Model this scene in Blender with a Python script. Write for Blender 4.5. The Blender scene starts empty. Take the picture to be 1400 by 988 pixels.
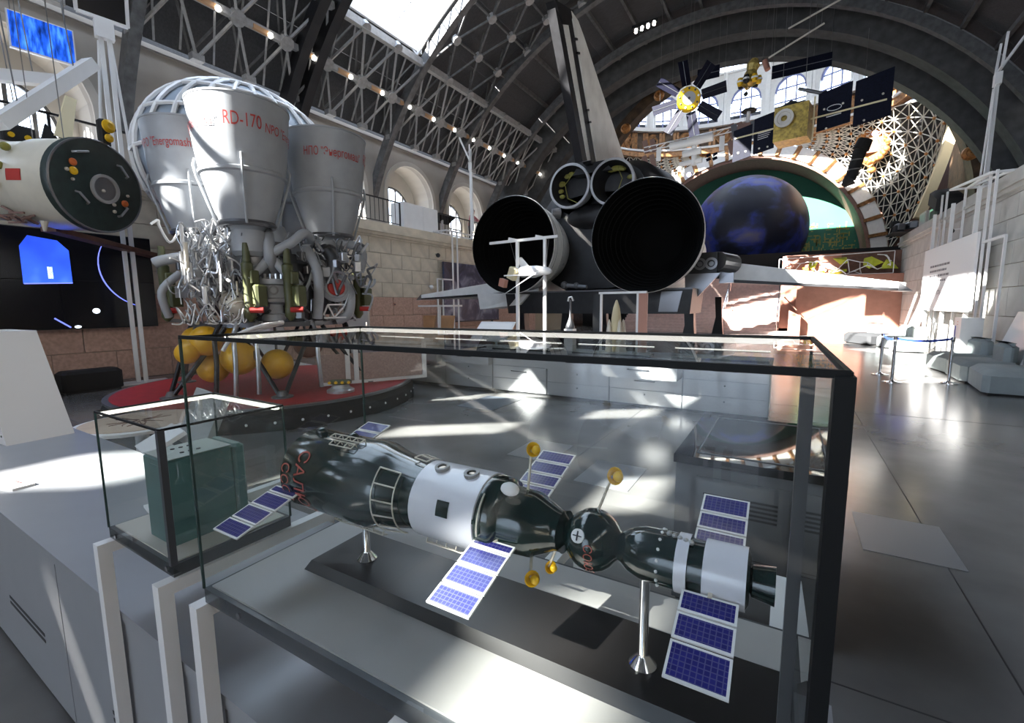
import bpy, math, random
from mathutils import Vector, Matrix
random.seed(7)
S = bpy.context.scene
COL = S.collection
PI = math.pi
def rad(a): return math.radians(a)

# ------------------------------------------------------------------ camera
cam_data = bpy.data.cameras.new('camera'); cam = bpy.data.objects.new('camera', cam_data); COL.objects.link(cam)
cam_data.sensor_width = 36.0; cam_data.lens = 16.0; cam_data.clip_start = 0.02; cam_data.clip_end = 400
def aim(yaw, pitch, roll):
    yaw, pitch, roll = rad(yaw), rad(pitch), rad(roll)
    f = Vector((-math.sin(yaw)*math.cos(pitch), math.cos(yaw)*math.cos(pitch), -math.sin(pitch)))
    r = Vector((math.cos(yaw), math.sin(yaw), 0)); u = r.cross(f)
    c, s = math.cos(roll), math.sin(roll)
    r2 = r*c + u*s; u2 = u*c - r*s
    return Matrix((r2, u2, -f)).transposed().to_4x4()
cam.matrix_world = Matrix.Translation((0, 0, 1.75)) @ aim(31.21, 7.086, -0.46)
S.camera = cam

# ------------------------------------------------------------------ world, sun, exposure
W = bpy.data.worlds.new('sky'); S.world = W; W.use_nodes = True
bg = W.node_tree.nodes['Background']; bg.inputs[0].default_value = (0.70, 0.82, 1.0, 1); bg.inputs[1].default_value = 5.5
sun_data = bpy.data.lights.new('sun', 'SUN'); sun = bpy.data.objects.new('sun', sun_data); COL.objects.link(sun)
sun_data.energy = 48.0; sun_data.angle = rad(0.4); sun_data.color = (1.0, 0.95, 0.87)
SUN = Vector((0.9, 1.44, -1.0)).normalized()
sun.rotation_euler = SUN.to_track_quat('-Z', 'Y').to_euler(); sun.location = (-20, -30, 30)
S.view_settings.view_transform = 'Standard'; S.view_settings.look = 'None'
S.view_settings.gamma = 1.0; S.view_settings.use_curve_mapping = False
S.view_settings.exposure = 0.35

# ------------------------------------------------------------------ materials
MATS = {}
def mat(name, col, rough=0.5, metal=0.0, var=0.0, scale=6.0, bump=0.0, bscale=40.0, spec=0.5, emit=None, estr=0.0, coat=0.0, stretch=None):
    m = bpy.data.materials.new(name); m.use_nodes = True; nt = m.node_tree; N = nt.nodes; L = nt.links
    b = N['Principled BSDF']
    b.inputs['Base Color'].default_value = (*col, 1); b.inputs['Roughness'].default_value = rough
    b.inputs['Metallic'].default_value = metal; b.inputs['Specular IOR Level'].default_value = spec
    if coat: b.inputs['Coat Weight'].default_value = coat; b.inputs['Coat Roughness'].default_value = 0.05
    if emit: b.inputs['Emission Color'].default_value = (*emit, 1); b.inputs['Emission Strength'].default_value = estr
    if var or bump:
        tc = N.new('ShaderNodeTexCoord'); src = tc.outputs['Object']
        if stretch:
            mp = N.new('ShaderNodeMapping'); mp.inputs['Scale'].default_value = stretch; L.new(src, mp.inputs[0]); src = mp.outputs[0]
    if var:
        nz = N.new('ShaderNodeTexNoise'); nz.inputs['Scale'].default_value = scale; nz.inputs['Detail'].default_value = 6
        L.new(src, nz.inputs['Vector'])
        rp = N.new('ShaderNodeValToRGB')
        rp.color_ramp.elements[0].position = 0.3; rp.color_ramp.elements[1].position = 0.7
        rp.color_ramp.elements[0].color = (*[max(0, c*(1-var)) for c in col], 1)
        rp.color_ramp.elements[1].color = (*[min(1, c*(1+var)) for c in col], 1)
        L.new(nz.outputs['Fac'], rp.inputs[0]); L.new(rp.outputs[0], b.inputs['Base Color'])
    if bump:
        nb = N.new('ShaderNodeTexNoise'); nb.inputs['Scale'].default_value = bscale; nb.inputs['Detail'].default_value = 4
        L.new(src, nb.inputs['Vector'])
        bp = N.new('ShaderNodeBump'); bp.inputs['Strength'].default_value = bump; bp.inputs['Distance'].default_value = 0.02
        L.new(nb.outputs['Fac'], bp.inputs['Height']); L.new(bp.outputs[0], b.inputs['Normal'])
    MATS[name] = m
    return m
def glass(name, tint, ior=1.5, edge=0.0):
    m = bpy.data.materials.new(name); m.use_nodes = True; nt = m.node_tree; N = nt.nodes; L = nt.links
    N.remove(N['Principled BSDF']); out = N['Material Output']
    t = N.new('ShaderNodeBsdfTransparent'); t.inputs[0].default_value = (*tint, 1)
    g = N.new('ShaderNodeBsdfGlossy'); g.inputs['Roughness'].default_value = 0.01
    # thin pane: Schlick reflectance from the incidence angle, the same from both sides
    lw = N.new('ShaderNodeLayerWeight'); lw.inputs['Blend'].default_value = 0.5
    pw = N.new('ShaderNodeMath'); pw.operation = 'POWER'; pw.inputs[1].default_value = 5.0; L.new(lw.outputs['Facing'], pw.inputs[0])
    f0 = ((ior-1)/(ior+1))**2*1.8
    fr = N.new('ShaderNodeMath'); fr.operation = 'MULTIPLY_ADD'; fr.inputs[1].default_value = 1-f0; fr.inputs[2].default_value = f0; L.new(pw.outputs[0], fr.inputs[0])
    mx = N.new('ShaderNodeMixShader')
    L.new(fr.outputs[0], mx.inputs[0]); L.new(t.outputs[0], mx.inputs[1]); L.new(g.outputs[0], mx.inputs[2]); L.new(mx.outputs[0], out.inputs[0])
    MATS[name] = m; return m

mat('concrete_floor', (0.15, 0.147, 0.144), 0.16, var=0.22, scale=1.3, spec=0.6)
nt = MATS['concrete_floor'].node_tree
_n = nt.nodes.new('ShaderNodeTexNoise'); _n.inputs['Scale'].default_value = 3.5; _n.inputs['Detail'].default_value = 8
_r = nt.nodes.new('ShaderNodeMapRange'); _r.inputs['To Min'].default_value = 0.10; _r.inputs['To Max'].default_value = 0.30
nt.links.new(_n.outputs['Fac'], _r.inputs['Value']); nt.links.new(_r.outputs[0], nt.nodes['Principled BSDF'].inputs['Roughness'])
mat('limestone', (0.60, 0.53, 0.42), 0.75, var=0.14, scale=2.2, bump=0.15, bscale=30)
mat('limestone_joint', (0.34, 0.29, 0.22), 0.9)
mat('pink_granite', (0.45, 0.29, 0.23), 0.5, var=0.2, scale=14)
mat('grey_stone', (0.44, 0.43, 0.405), 0.7, var=0.10, scale=2.0, bump=0.1)
mat('plaster', (0.36, 0.33, 0.295), 0.85, var=0.06, scale=1.2)
mat('plaster_light', (0.50, 0.47, 0.425), 0.85, var=0.05, scale=1.5)
mat('roof_sheet', (0.045, 0.047, 0.052), 0.65, var=0.25, scale=3.0, stretch=(0.3, 6, 6))
mat('roof_steel', (0.30, 0.30, 0.30), 0.5, metal=0.2, var=0.15, scale=8)
mat('rib_steel', (0.12, 0.122, 0.125), 0.5, metal=0.3, var=0.3, scale=5)
mat('ring_steel', (0.065, 0.066, 0.068), 0.6, var=0.3, scale=3)
mat('nozzle_rim', (0.40, 0.40, 0.41), 0.35, var=0.1)
mat('black_steel', (0.012, 0.012, 0.014), 0.38, metal=0.2)
mat('white_paint', (0.74, 0.74, 0.74), 0.45, var=0.03, scale=4)
mat('white_gloss', (0.80, 0.80, 0.80), 0.25)
mat('light_bracket', (0.42, 0.24, 0.12), 0.6)
mat('lamp_glow', (1, 1, 1), 0.5, emit=(1.0, 0.93, 0.82), estr=14)
mat('lamp_violet', (1, 1, 1), 0.5, emit=(0.6, 0.5, 1.0), estr=14)
mat('led_strip', (1, 1, 1), 0.5, emit=(1.0, 0.93, 0.84), estr=2.0)
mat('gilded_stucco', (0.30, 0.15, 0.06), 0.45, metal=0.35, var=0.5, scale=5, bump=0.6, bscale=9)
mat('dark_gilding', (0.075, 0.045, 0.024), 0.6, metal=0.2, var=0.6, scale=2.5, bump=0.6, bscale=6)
mat('bronze', (0.42, 0.19, 0.06), 0.4, metal=0.5, var=0.35, scale=7, bump=0.5, bscale=10)
mat('lattice_white', (0.62, 0.58, 0.48), 0.6)
mat('void_dark', (0.008, 0.008, 0.008), 0.9)
mat('arch_white', (0.70, 0.68, 0.64), 0.6, var=0.05)
mat('red_wall', (0.36, 0.165, 0.115), 0.7, var=0.12, scale=3)
mat('pink_stair', (0.62, 0.46, 0.42), 0.65, var=0.12, scale=6)
mat('brown_wall', (0.17, 0.085, 0.06), 0.7, var=0.2)
mat('lime_rock', (0.42, 0.46, 0.03), 0.6, var=0.3, scale=3)
mat('white_tile', (0.80, 0.80, 0.78), 0.42, var=0.10, scale=2.5)
mat('black_tile', (0.016, 0.016, 0.018), 0.45, var=0.3, scale=6)
mat('black_matte', (0.010, 0.010, 0.011), 0.75)
mat('bell_black', (0.004, 0.004, 0.004), 0.9, spec=0.1)  # flat near-black for the whole inside of the bells
mat('bell_white', (0.78, 0.77, 0.74), 0.35, var=0.06, scale=4)
mat('nozzle_grey', (0.23, 0.23, 0.24), 0.3, metal=0.7)
mat('olive_film', (0.25, 0.23, 0.05), 0.4, metal=0.3)
mat('engine_grey', (0.33, 0.35, 0.375), 0.42, var=0.06, scale=5)
mat('pipe_silver', (0.50, 0.51, 0.53), 0.30, metal=0.75, var=0.15)
mat('pipe_dark', (0.15, 0.155, 0.165), 0.4, metal=0.6)
mat('olive_paint', (0.075, 0.083, 0.032), 0.45, var=0.15)
mat('red_paint', (0.45, 0.03, 0.025), 0.45)
mat('red_carpet', (0.36, 0.012, 0.016), 0.55, var=0.15)
mat('letter_red', (0.42, 0.035, 0.03), 0.5)
mat('yellow_ball', (0.72, 0.40, 0.02), 0.35, var=0.1)
mat('yellow_paint', (0.75, 0.45, 0.01), 0.35)
mat('orange_paint', (0.6, 0.14, 0.03), 0.4)
mat('brown_fabric', (0.2, 0.12, 0.1), 0.7)
mat('black_fabric', (0.013, 0.013, 0.014), 0.8)
mat('grey_fabric', (0.30, 0.34, 0.34), 0.8, var=0.05)
mat('dark_fabric', (0.035, 0.037, 0.04), 0.8)
mat('counter_grey', (0.27, 0.28, 0.295), 0.4, var=0.03)
mat('drawer_grey', (0.36, 0.365, 0.375), 0.4, var=0.03)
mat('cabinet_grey', (0.13, 0.135, 0.142), 0.4, var=0.03)
mat('groove_dark', (0.02, 0.02, 0.022), 0.6)
mat('tray_board', (0.36, 0.355, 0.345), 0.55, var=0.04, scale=6)
mat('edge_band', (0.13, 0.14, 0.15), 0.25, metal=0.5)
mat('case_black', (0.006, 0.007, 0.008), 0.6, spec=0.2)
mat('plinth_black', (0.012, 0.011, 0.011), 0.28, var=0.3, scale=3, spec=0.3)
mat('gloss_black', (0.006, 0.006, 0.006), 0.03, spec=0.9)
mat('chrome', (0.75, 0.75, 0.77), 0.10, metal=1.0)
mat('model_green', (0.004, 0.017, 0.016), 0.14, spec=0.5, coat=0.25)
mat('model_white', (0.66, 0.67, 0.74), 0.25, coat=0.3)
mat('model_grey', (0.25, 0.25, 0.25), 0.4)
mat('fine_rail', (0.60, 0.56, 0.48), 0.4, metal=0.3)
mat('model_red', (0.40, 0.07, 0.05), 0.4)
mat('teal_box', (0.07, 0.155, 0.152), 0.42, var=0.12, scale=7)
mat('teal_lid', (0.32, 0.38, 0.36), 0.45, var=0.05)
mat('spacecraft_white', (0.66, 0.62, 0.52), 0.3, var=0.08, scale=3)
mat('spacecraft_green', (0.015, 0.028, 0.026), 0.45, var=0.3, scale=8)
mat('screen_black', (0.006, 0.006, 0.008), 0.25)
mat('geo_panel', (0.30, 0.36, 0.43), 0.35)
mat('cream_beam', (0.62, 0.54, 0.34), 0.7)
mat('belt_blue', (0.03, 0.07, 0.45), 0.6)
mat('denim', (0.04, 0.06, 0.15), 0.8)
mat('skin', (0.55, 0.33, 0.25), 0.6)
mat('pink_cloth', (0.50, 0.18, 0.18), 0.8)
mat('hair_brown', (0.10, 0.06, 0.035), 0.7)
mat('wood', (0.42, 0.24, 0.12), 0.5, var=0.2, scale=4, stretch=(1, 8, 1))
mat('satellite_panel', (0.004, 0.005, 0.013), 0.55, var=0.4, scale=20, spec=0.1)
mat('satellite_gold', (0.32, 0.22, 0.04), 0.35, metal=0.4, var=0.5, scale=9, bump=0.5, bscale=12)
mat('paper', (0.8, 0.8, 0.8), 0.6)
mat('ink_grey', (0.18, 0.18, 0.2), 0.6)
mat('ink_dark', (0.05, 0.05, 0.06), 0.6)
mat('letter_pale', (0.6, 0.6, 0.62), 0.5)
mat('steel_cable', (0.2, 0.2, 0.2), 0.4, metal=0.8)
mat('mullion_blue', (0.20, 0.22, 0.40), 0.5)
glass('case_glass', (0.95, 0.975, 0.965), 1.45)
glass('window_glass', (0.95, 0.97, 1.0), 1.3)
mat('glass_edge', (0.03, 0.06, 0.055), 0.1, spec=0.8)

def grid_panel(name, cell, line, nx, ny, rough=0.18, shine=0.10):
    """solar cells: fine pale grid on dark blue cells, in object XY"""
    m = bpy.data.materials.new(name); m.use_nodes = True; N = m.node_tree.nodes; L = m.node_tree.links; b = N['Principled BSDF']
    tc = N.new('ShaderNodeTexCoord'); br = N.new('ShaderNodeTexBrick')
    br.offset = 0; br.inputs['Scale'].default_value = 1.0
    br.inputs['Brick Width'].default_value = nx; br.inputs['Row Height'].default_value = ny
    br.inputs['Mortar Size'].default_value = shine*min(nx, ny); br.inputs['Mortar Smooth'].default_value = 0.2
    br.inputs['Color1'].default_value = (*cell, 1); br.inputs['Color2'].default_value = (*[c*1.35 for c in cell], 1); br.inputs['Mortar'].default_value = (*line, 1)
    L.new(tc.outputs['Object'], br.inputs['Vector']); L.new(br.outputs['Color'], b.inputs['Base Color'])
    b.inputs['Roughness'].default_value = rough; b.inputs['Specular IOR Level'].default_value = 0.7
    MATS[name] = m
grid_panel('solar_cells', (0.016, 0.016, 0.15), (0.09, 0.09, 0.24), 0.0078, 0.0078)
def ramp_noise(name, stops, scale, rough=0.5, detail=6, emit=0.0, stretch=(1, 1, 1), dist=0.0, metal=0.0):
    m = bpy.data.materials.new(name); m.use_nodes = True; N = m.node_tree.nodes; L = m.node_tree.links; b = N['Principled BSDF']
    tc = N.new('ShaderNodeTexCoord'); mp = N.new('ShaderNodeMapping'); mp.inputs['Scale'].default_value = stretch
    nz = N.new('ShaderNodeTexNoise'); nz.inputs['Scale'].default_value = scale; nz.inputs['Detail'].default_value = detail; nz.inputs['Distortion'].default_value = dist
    rp = N.new('ShaderNodeValToRGB'); cr = rp.color_ramp
    while len(cr.elements) < len(stops): cr.elements.new(0.5)
    for e, (p, c) in zip(cr.elements, stops): e.position = p; e.color = (*c, 1)
    L.new(tc.outputs['Object'], mp.inputs[0]); L.new(mp.outputs[0], nz.inputs['Vector']); L.new(nz.outputs['Fac'], rp.inputs[0]); L.new(rp.outputs[0], b.inputs['Base Color'])
    b.inputs['Roughness'].default_value = rough; b.inputs['Metallic'].default_value = metal
    if emit: L.new(rp.outputs[0], b.inputs['Emission Color']); b.inputs['Emission Strength'].default_value = emit
    MATS[name] = m
ramp_noise('screen_blue', [(0.30, (0.0, 0.01, 0.08)), (0.5, (0.01, 0.08, 0.55)), (0.75, (0.08, 0.30, 0.95))], 1.2, 0.3, 8, emit=1.0, stretch=(3, 9, 2))
ramp_noise('screen_scene', [(0.2, (0.01, 0.03, 0.3)), (0.5, (0.03, 0.10, 0.8)), (0.9, (0.25, 0.55, 1.0))], 0.8, 0.3, 3, emit=1.3)
ramp_noise('earth_night', [(0.0, (0.004, 0.005, 0.012)), (0.46, (0.008, 0.012, 0.03)), (0.53, (0.02, 0.03, 0.10)), (0.58, (0.03, 0.05, 0.30)), (0.70, (0.12, 0.12, 0.16)), (0.80, (0.3, 0.3, 0.3))], 0.5, 0.5, 12, dist=0.3)
ramp_noise('earth_poster', [(0.30, (0.006, 0.008, 0.02)), (0.48, (0.03, 0.04, 0.09)), (0.62, (0.20, 0.22, 0.30)), (0.8, (0.5, 0.5, 0.54))], 1.1, 0.4, 8, dist=1.0)
ramp_noise('green_mural', [(0.35, (0.015, 0.13, 0.075)), (0.6, (0.03, 0.22, 0.13))], 0.6, 0.5, 4)
mat('green_wall', (0.02, 0.15, 0.085), 0.55, var=0.12, scale=0.6)
mat('mural_gold', (0.33, 0.30, 0.07), 0.5, var=0.2)
mat('glow_white', (1, 1, 1), 0.5, emit=(0.75, 0.85, 1.0), estr=2.5)
mat('glow_blue', (0.1, 0.1, 0.5), 0.5, emit=(0.20, 0.25, 1.0), estr=1.2)

# ------------------------------------------------------------------ mesh helpers
class MB:
    def __init__(s): s.v = []; s.f = []
    def add(s, vs, fs):
        o = len(s.v); s.v += [tuple(v) for v in vs]; s.f += [tuple(i+o for i in f) for f in fs]; return s
    def box(s, c, d, R=None):
        x, y, z = d[0]/2, d[1]/2, d[2]/2; c = Vector(c)
        vs = [Vector((a*x, b*y, e*z)) for e in (-1, 1) for b in (-1, 1) for a in (-1, 1)]
        if R is not None: vs = [R @ v for v in vs]
        return s.add([c+v for v in vs], [(0, 2, 3, 1), (4, 5, 7, 6), (0, 1, 5, 4), (2, 6, 7, 3), (0, 4, 6, 2), (1, 3, 7, 5)])
    def bb(s, x0, x1, y0, y1, z0, z1): return s.box(((x0+x1)/2, (y0+y1)/2, (z0+z1)/2), (x1-x0, y1-y0, z1-z0))
    def bevbox(s, c, d, b, R=None):
        """box with bevelled vertical and top edges"""
        x, y, z = d[0]/2, d[1]/2, d[2]/2; c = Vector(c); vs = []
        ring = lambda i: [(x-i-b, y-i), (x-i, y-i-b), (x-i, -y+i+b), (x-i-b, -y+i), (-x+i+b, -y+i), (-x+i, -y+i+b), (-x+i, y-i-b), (-x+i+b, y-i)]
        for zz, i in ((-z, 0), (z-b, 0), (z, b)): vs += [Vector((p[0], p[1], zz)) for p in ring(i)]
        if R is not None: vs = [R @ v for v in vs]
        fs = [tuple(range(8)), tuple(range(23, 15, -1))]
        for k in range(2):
            for i in range(8): j = (i+1) % 8; fs.append((k*8+i, k*8+8+i, k*8+8+j, k*8+j))
        return s.add([c+v for v in vs], fs)
    def frame(s, p, q):
        d = (Vector(q)-Vector(p)).normalized(); up = Vector((0, 0, 1)) if abs(d.z) < 0.95 else Vector((1, 0, 0))
        a = d.cross(up).normalized(); return d, a, a.cross(d)
    def bar(s, p, q, w, h=None):
        h = h or w; p, q = Vector(p), Vector(q); d, a, b = s.frame(p, q)
        vs = [e+a*(i*w/2)+b*(j*h/2) for e in (p, q) for i, j in ((-1, -1), (1, -1), (1, 1), (-1, 1))]
        return s.add(vs, [(0, 1, 2, 3), (7, 6, 5, 4), (0, 4, 5, 1), (1, 5, 6, 2), (2, 6, 7, 3), (3, 7, 4, 0)])
    def cyl(s, p, q, r, r1=None, n=12, cap=True):
        r1 = r if r1 is None else r1; p, q = Vector(p), Vector(q); d, a, b = s.frame(p, q); vs = []
        for e, R in ((p, r), (q, r1)):
            vs += [e+a*(R*math.cos(2*PI*i/n))+b*(R*math.sin(2*PI*i/n)) for i in range(n)]
        fs = [(i, n+i, n+(i+1) % n, (i+1) % n) for i in range(n)]
        if cap: fs += [tuple(range(n)), tuple(range(2*n-1, n-1, -1))]
        return s.add(vs, fs)
    def tube(s, pts, r, n=7, closed=False):
        pts = [Vector(p) for p in pts]; m = len(pts); vs = []
        for k, p in enumerate(pts):
            t = (pts[(k+1) % m]-pts[k-1]) if closed else (pts[min(k+1, m-1)]-pts[max(k-1, 0)])
            t = t.normalized() if t.length > 1e-9 else Vector((0, 0, 1))
            if k == 0:
                up = Vector((0, 0, 1)) if abs(t.z) < 0.9 else Vector((1, 0, 0)); a = t.cross(up).normalized()
            else:
                a = (a-t*a.dot(t)); a = a.normalized() if a.length > 1e-6 else t.orthogonal().normalized()
            b = t.cross(a); R = r[k] if isinstance(r, (list, tuple)) else r
            vs += [p+a*(R*math.cos(2*PI*i/n))+b*(R*math.sin(2*PI*i/n)) for i in range(n)]
        fs = []
        for k in range(m if closed else m-1):
            o, o2 = k*n, ((k+1) % m)*n
            fs += [(o+i, o+(i+1) % n, o2+(i+1) % n, o2+i) for i in range(n)]
        if not closed: fs += [tuple(range(n-1, -1, -1)), tuple(range((m-1)*n, m*n))]
        return s.add(vs, fs)
    def lathe(s, prof, n=32, o=(0, 0, 0), ax=(0, 0, 1), arc=(0, 2*PI)):
        o = Vector(o); ax = Vector(ax).normalized(); ref = Vector((1, 0, 0)) if abs(ax.x) < 0.9 else Vector((0, 1, 0))
        a = (ref-ax*ref.dot(ax)).normalized(); b = ax.cross(a); full = abs(arc[1]-arc[0]-2*PI) < 1e-6
        m = n if full else n+1; vs = []
        for r, h in prof:
            vs += [o+ax*h+a*(r*math.cos(arc[0]+(arc[1]-arc[0])*i/n))+b*(r*math.sin(arc[0]+(arc[1]-arc[0])*i/n)) for i in range(m)]
        fs = []
        for k in range(len(prof)-1):
            for i in range(n):
                j = (i+1) % m; fs.append((k*m+i, k*m+j, (k+1)*m+j, (k+1)*m+i))
        return s.add(vs, fs)
    def sphere(s, c, r, nu=20, nv=12, sc=(1, 1, 1)):
        prof = [(max(1e-4, r*math.sin(PI*k/nv)), -r*math.cos(PI*k/nv)) for k in range(nv+1)]
        o = len(s.v); s.lathe(prof, nu)
        for i in range(o, len(s.v)): v = s.v[i]; s.v[i] = (c[0]+v[0]*sc[0], c[1]+v[1]*sc[1], c[2]+v[2]*sc[2])
        return s
    def prism(s, pts, vec):
        pts = [Vector(p) for p in pts]; vec = Vector(vec); n = len(pts)
        return s.add(pts+[p+vec for p in pts], [tuple(range(n-1, -1, -1)), tuple(range(n, 2*n))]+[(i, (i+1) % n, n+(i+1) % n, n+i) for i in range(n)])
    def slab(s, P, Q):
        """closed strip between two polylines P and Q (each a list of (front, back) pairs)"""
        n = len(P); vs = []
        for a, b in zip(P, Q): vs += [a[0], b[0], b[1], a[1]]
        fs = []
        for k in range(n-1):
            for i in range(4): fs.append((k*4+i, k*4+(i+1) % 4, k*4+4+(i+1) % 4, k*4+4+i))
        fs += [(3, 2, 1, 0), tuple((n-1)*4+i for i in range(4))]
        return s.add(vs, fs)
    def mesh(s, name, m, smooth=False):
        me = bpy.data.meshes.new(name); me.from_pydata(s.v, [], s.f); me.validate(); me.update()
        import bmesh
        bm = bmesh.new(); bm.from_mesh(me); bmesh.ops.recalc_face_normals(bm, faces=bm.faces); bm.to_mesh(me); bm.free()
        me.materials.append(MATS[m])
        if smooth:
            for p in me.polygons: p.use_smooth = True
        return me
    def build(s, name, m, parent=None, smooth=False, world=False, at=None):
        """one mesh object; world=True: coordinates are in world space; at: the object's own origin"""
        off = Vector((0, 0, 0))
        if at is not None: off = Vector(at)
        elif parent is not None and world:
            inv = PM[parent.name].inverted(); s.v = [tuple(inv @ Vector(v)) for v in s.v]
        if at is not None: s.v = [tuple(Vector(v)-off) for v in s.v]
        o = bpy.data.objects.new(name, s.mesh(name, m, smooth)); COL.objects.link(o)
        o.location = off; o.parent = parent
        PM[o.name] = (PM[parent.name] if parent is not None else Matrix()) @ Matrix.Translation(off)
        if smooth:
            md = o.modifiers.new('edges', 'EDGE_SPLIT'); md.split_angle = rad(38)
        return o
PM = {}
def inst(src, name, parent=None, loc=(0, 0, 0), rz=0.0, m=None):
    """another object on the same mesh data"""
    o = bpy.data.objects.new(name, src.data); COL.objects.link(o); o.location = loc; o.rotation_euler = (0, 0, rz); o.parent = parent
    return o
def tag(o, label=None, cat=None, group=None, kind=None):
    if label: o['label'] = label
    if cat: o['category'] = cat
    if group: o['group'] = group
    if kind: o['kind'] = kind
    return o
def thing(name, label, cat, loc=(0, 0, 0), rz=0.0, group=None):
    o = bpy.data.objects.new(name, None); COL.objects.link(o); o.empty_display_size = 0.1
    o.location = loc; o.rotation_euler = (0, 0, rz); PM[o.name] = Matrix.Translation(loc) @ Matrix.Rotation(rz, 4, 'Z')
    return tag(o, label, cat, group)
def holder(name, kind='structure', loc=(0, 0, 0)):
    o = bpy.data.objects.new(name, None); COL.objects.link(o); o['kind'] = kind; o.location = loc; PM[o.name] = Matrix.Translation(loc); return o
def copy_tree(o, parent=None):
    c = o.copy(); COL.objects.link(c); c.parent = parent
    for ch in list(o.children): copy_tree(ch, c)
    return c
def text_mesh(txt, size, bend=None, extrude=0.0):
    """letters as a mesh in the XZ plane, centred; returns (verts, faces)"""
    cu = bpy.data.curves.new('t', 'FONT'); cu.body = txt; cu.size = size; cu.align_x = 'CENTER'; cu.align_y = 'CENTER'; cu.resolution_u = 3
    ob = bpy.data.objects.new('t', cu); COL.objects.link(ob)
    dg = bpy.context.evaluated_depsgraph_get(); me = bpy.data.meshes.new_from_object(ob.evaluated_get(dg))
    vs = [(v.co.x, v.co.y) for v in me.vertices]; fs = [tuple(p.vertices) for p in me.polygons]
    bpy.data.objects.remove(ob); bpy.data.curves.remove(cu); bpy.data.meshes.remove(me)
    return vs, fs
def text_part(name, txt, size, fn, m, parent, sx=1.0, world=False):
    """lettering mapped by fn(u, v) onto the surface that carries it"""
    vs, fs = text_mesh(txt, size); b = MB(); b.add([fn(u*sx, v) for u, v in vs], fs)
    me = bpy.data.meshes.new(name); v2 = b.v
    if world and parent is not None: inv = PM[parent.name].inverted(); v2 = [tuple(inv @ Vector(v)) for v in v2]
    me.from_pydata(v2, [], b.f); me.update(); me.materials.append(MATS[m])
    o = bpy.data.objects.new(name, me); COL.objects.link(o); o.parent = parent
    return o
# ================================================================== THE HALL
XC, ZC, R = -4.5, 1.7, 14.0          # axis and radius of the barrel vault
BAYS = [-22.75, -16.4, -13.05, -8.2, -3.35, 1.5, 6.35, 11.2, 16.05, 20.9, 25.6, 30.2]
XL, XR = -14.0, 4.75                 # faces of the two side walls
YE = 31.0                            # plane of the end arch
def V(a, y, r=R): return Vector((XC-r*math.cos(rad(a)), y, ZC+r*math.sin(rad(a))))

floor = MB().bb(-21, 12, -24, 46, -0.3, 0.0).build('floor', 'concrete_floor'); tag(floor, kind='structure')
def hatch(x0, x1, y0, y1, nm='floor_panel', m='edge_band'):
    p = MB(); p.bb(x0, x1, y0, y1, 0.0, 0.004); return p.build(nm, m, floor)
mat('hatch_dark', (0.10, 0.115, 0.14), 0.35); mat('hatch_pale', (0.185, 0.19, 0.20), 0.3)
hatch(-4.9, -4.15, 6.2, 7.2, m='hatch_dark'); hatch(0.55, 1.1, 3.9, 4.6, m='hatch_pale'); hatch(-1.75, -1.2, 4.05, 4.75, m='hatch_pale')
hatch(-2.75, -2.2, 4.4, 5.1, m='hatch_pale')
for x in (-11, -8, -5, -2, 1):      # sawn expansion joints
    MB().bb(x-0.004, x+0.004, -5, 30, 0.0, 0.0015).build('floor_joint', 'groove_dark', floor)
for y in (2.4, 9.0, 15.5, 22):
    MB().bb(-14, 4.7, y-0.004, y+0.004, 0.0, 0.0015).build('floor_joint', 'groove_dark', floor)

# ---- side walls: backing slab, stone blocks, granite dado, cornice
def block_wall(name, x, sgn, y0, y1, stone, joint, ystone0, ystone1, L=1.15):
    w = MB().bb(min(x-sgn*0.6, x), max(x-sgn*0.6, x), y0, y1, 0, 4.5).build(name, joint); tag(w, kind='structure')
    zs = [0.0, 0.72, 1.36, 2.10, 2.68, 3.25, 3.83, 4.42]
    g = 0.014
    proto = {}
    for k in range(7):
        m = 'pink_granite' if k < 3 and stone == 'limestone' else stone
        y = ystone0 - (L/2 if k % 2 else 0)
        while y < ystone1:
            a, b = max(y, ystone0), min(y+L, ystone1)
            if b-a > 0.2:
                key = (k, round(b-a, 3))
                if key in proto:
                    o = bpy.data.objects.new('stone_block', proto[key].data); COL.objects.link(o)
                else:
                    d = random.uniform(0.03, 0.04)
                    bx = MB(); bx.bevbox((0, 0, 0), (zs[k+1]-zs[k]-g, b-a-g, d), 0.008, Matrix.Rotation(PI/2*sgn, 3, 'Y'))
                    o = bpy.data.objects.new('stone_block', bx.mesh('stone_block', m)); COL.objects.link(o); proto[key] = o
                o.location = (x+sgn*(0.018+random.uniform(0, 0.004)), (a+b)/2, (zs[k]+zs[k+1])/2); o.parent = w
            y += L
    c = MB()
    for z0, z1, t in ((4.42, 4.50, 0.06), (4.50, 4.62, 0.14), (4.62, 4.70, 0.20), (4.70, 5.0, 0.12)):
        xa, xb = (x-sgn*0.2, x+sgn*t); c.bb(min(xa, xb), max(xa, xb), y0, y1, z0, z1)
    c.build('cornice', stone, w)
    return w
wall_left = block_wall('wall_left', XL, 1, -24, 30.6, 'limestone', 'limestone_joint', 1.0, 26.0)
wall_right = block_wall('wall_right', XR, -1, -24, 30.6, 'grey_stone', 'limestone_joint', 13.0, 30.6)
# gallery slabs behind both cornices
g = MB().bb(-21, XL+0.02, -24, 30.6, 4.8, 4.99).build('trim_6', 'plaster'); tag(g, kind='structure')
g = MB().bb(XR-0.02, 12, -24, 30.6, 4.8, 4.99).build('trim_7', 'plaster'); tag(g, kind='structure')
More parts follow.
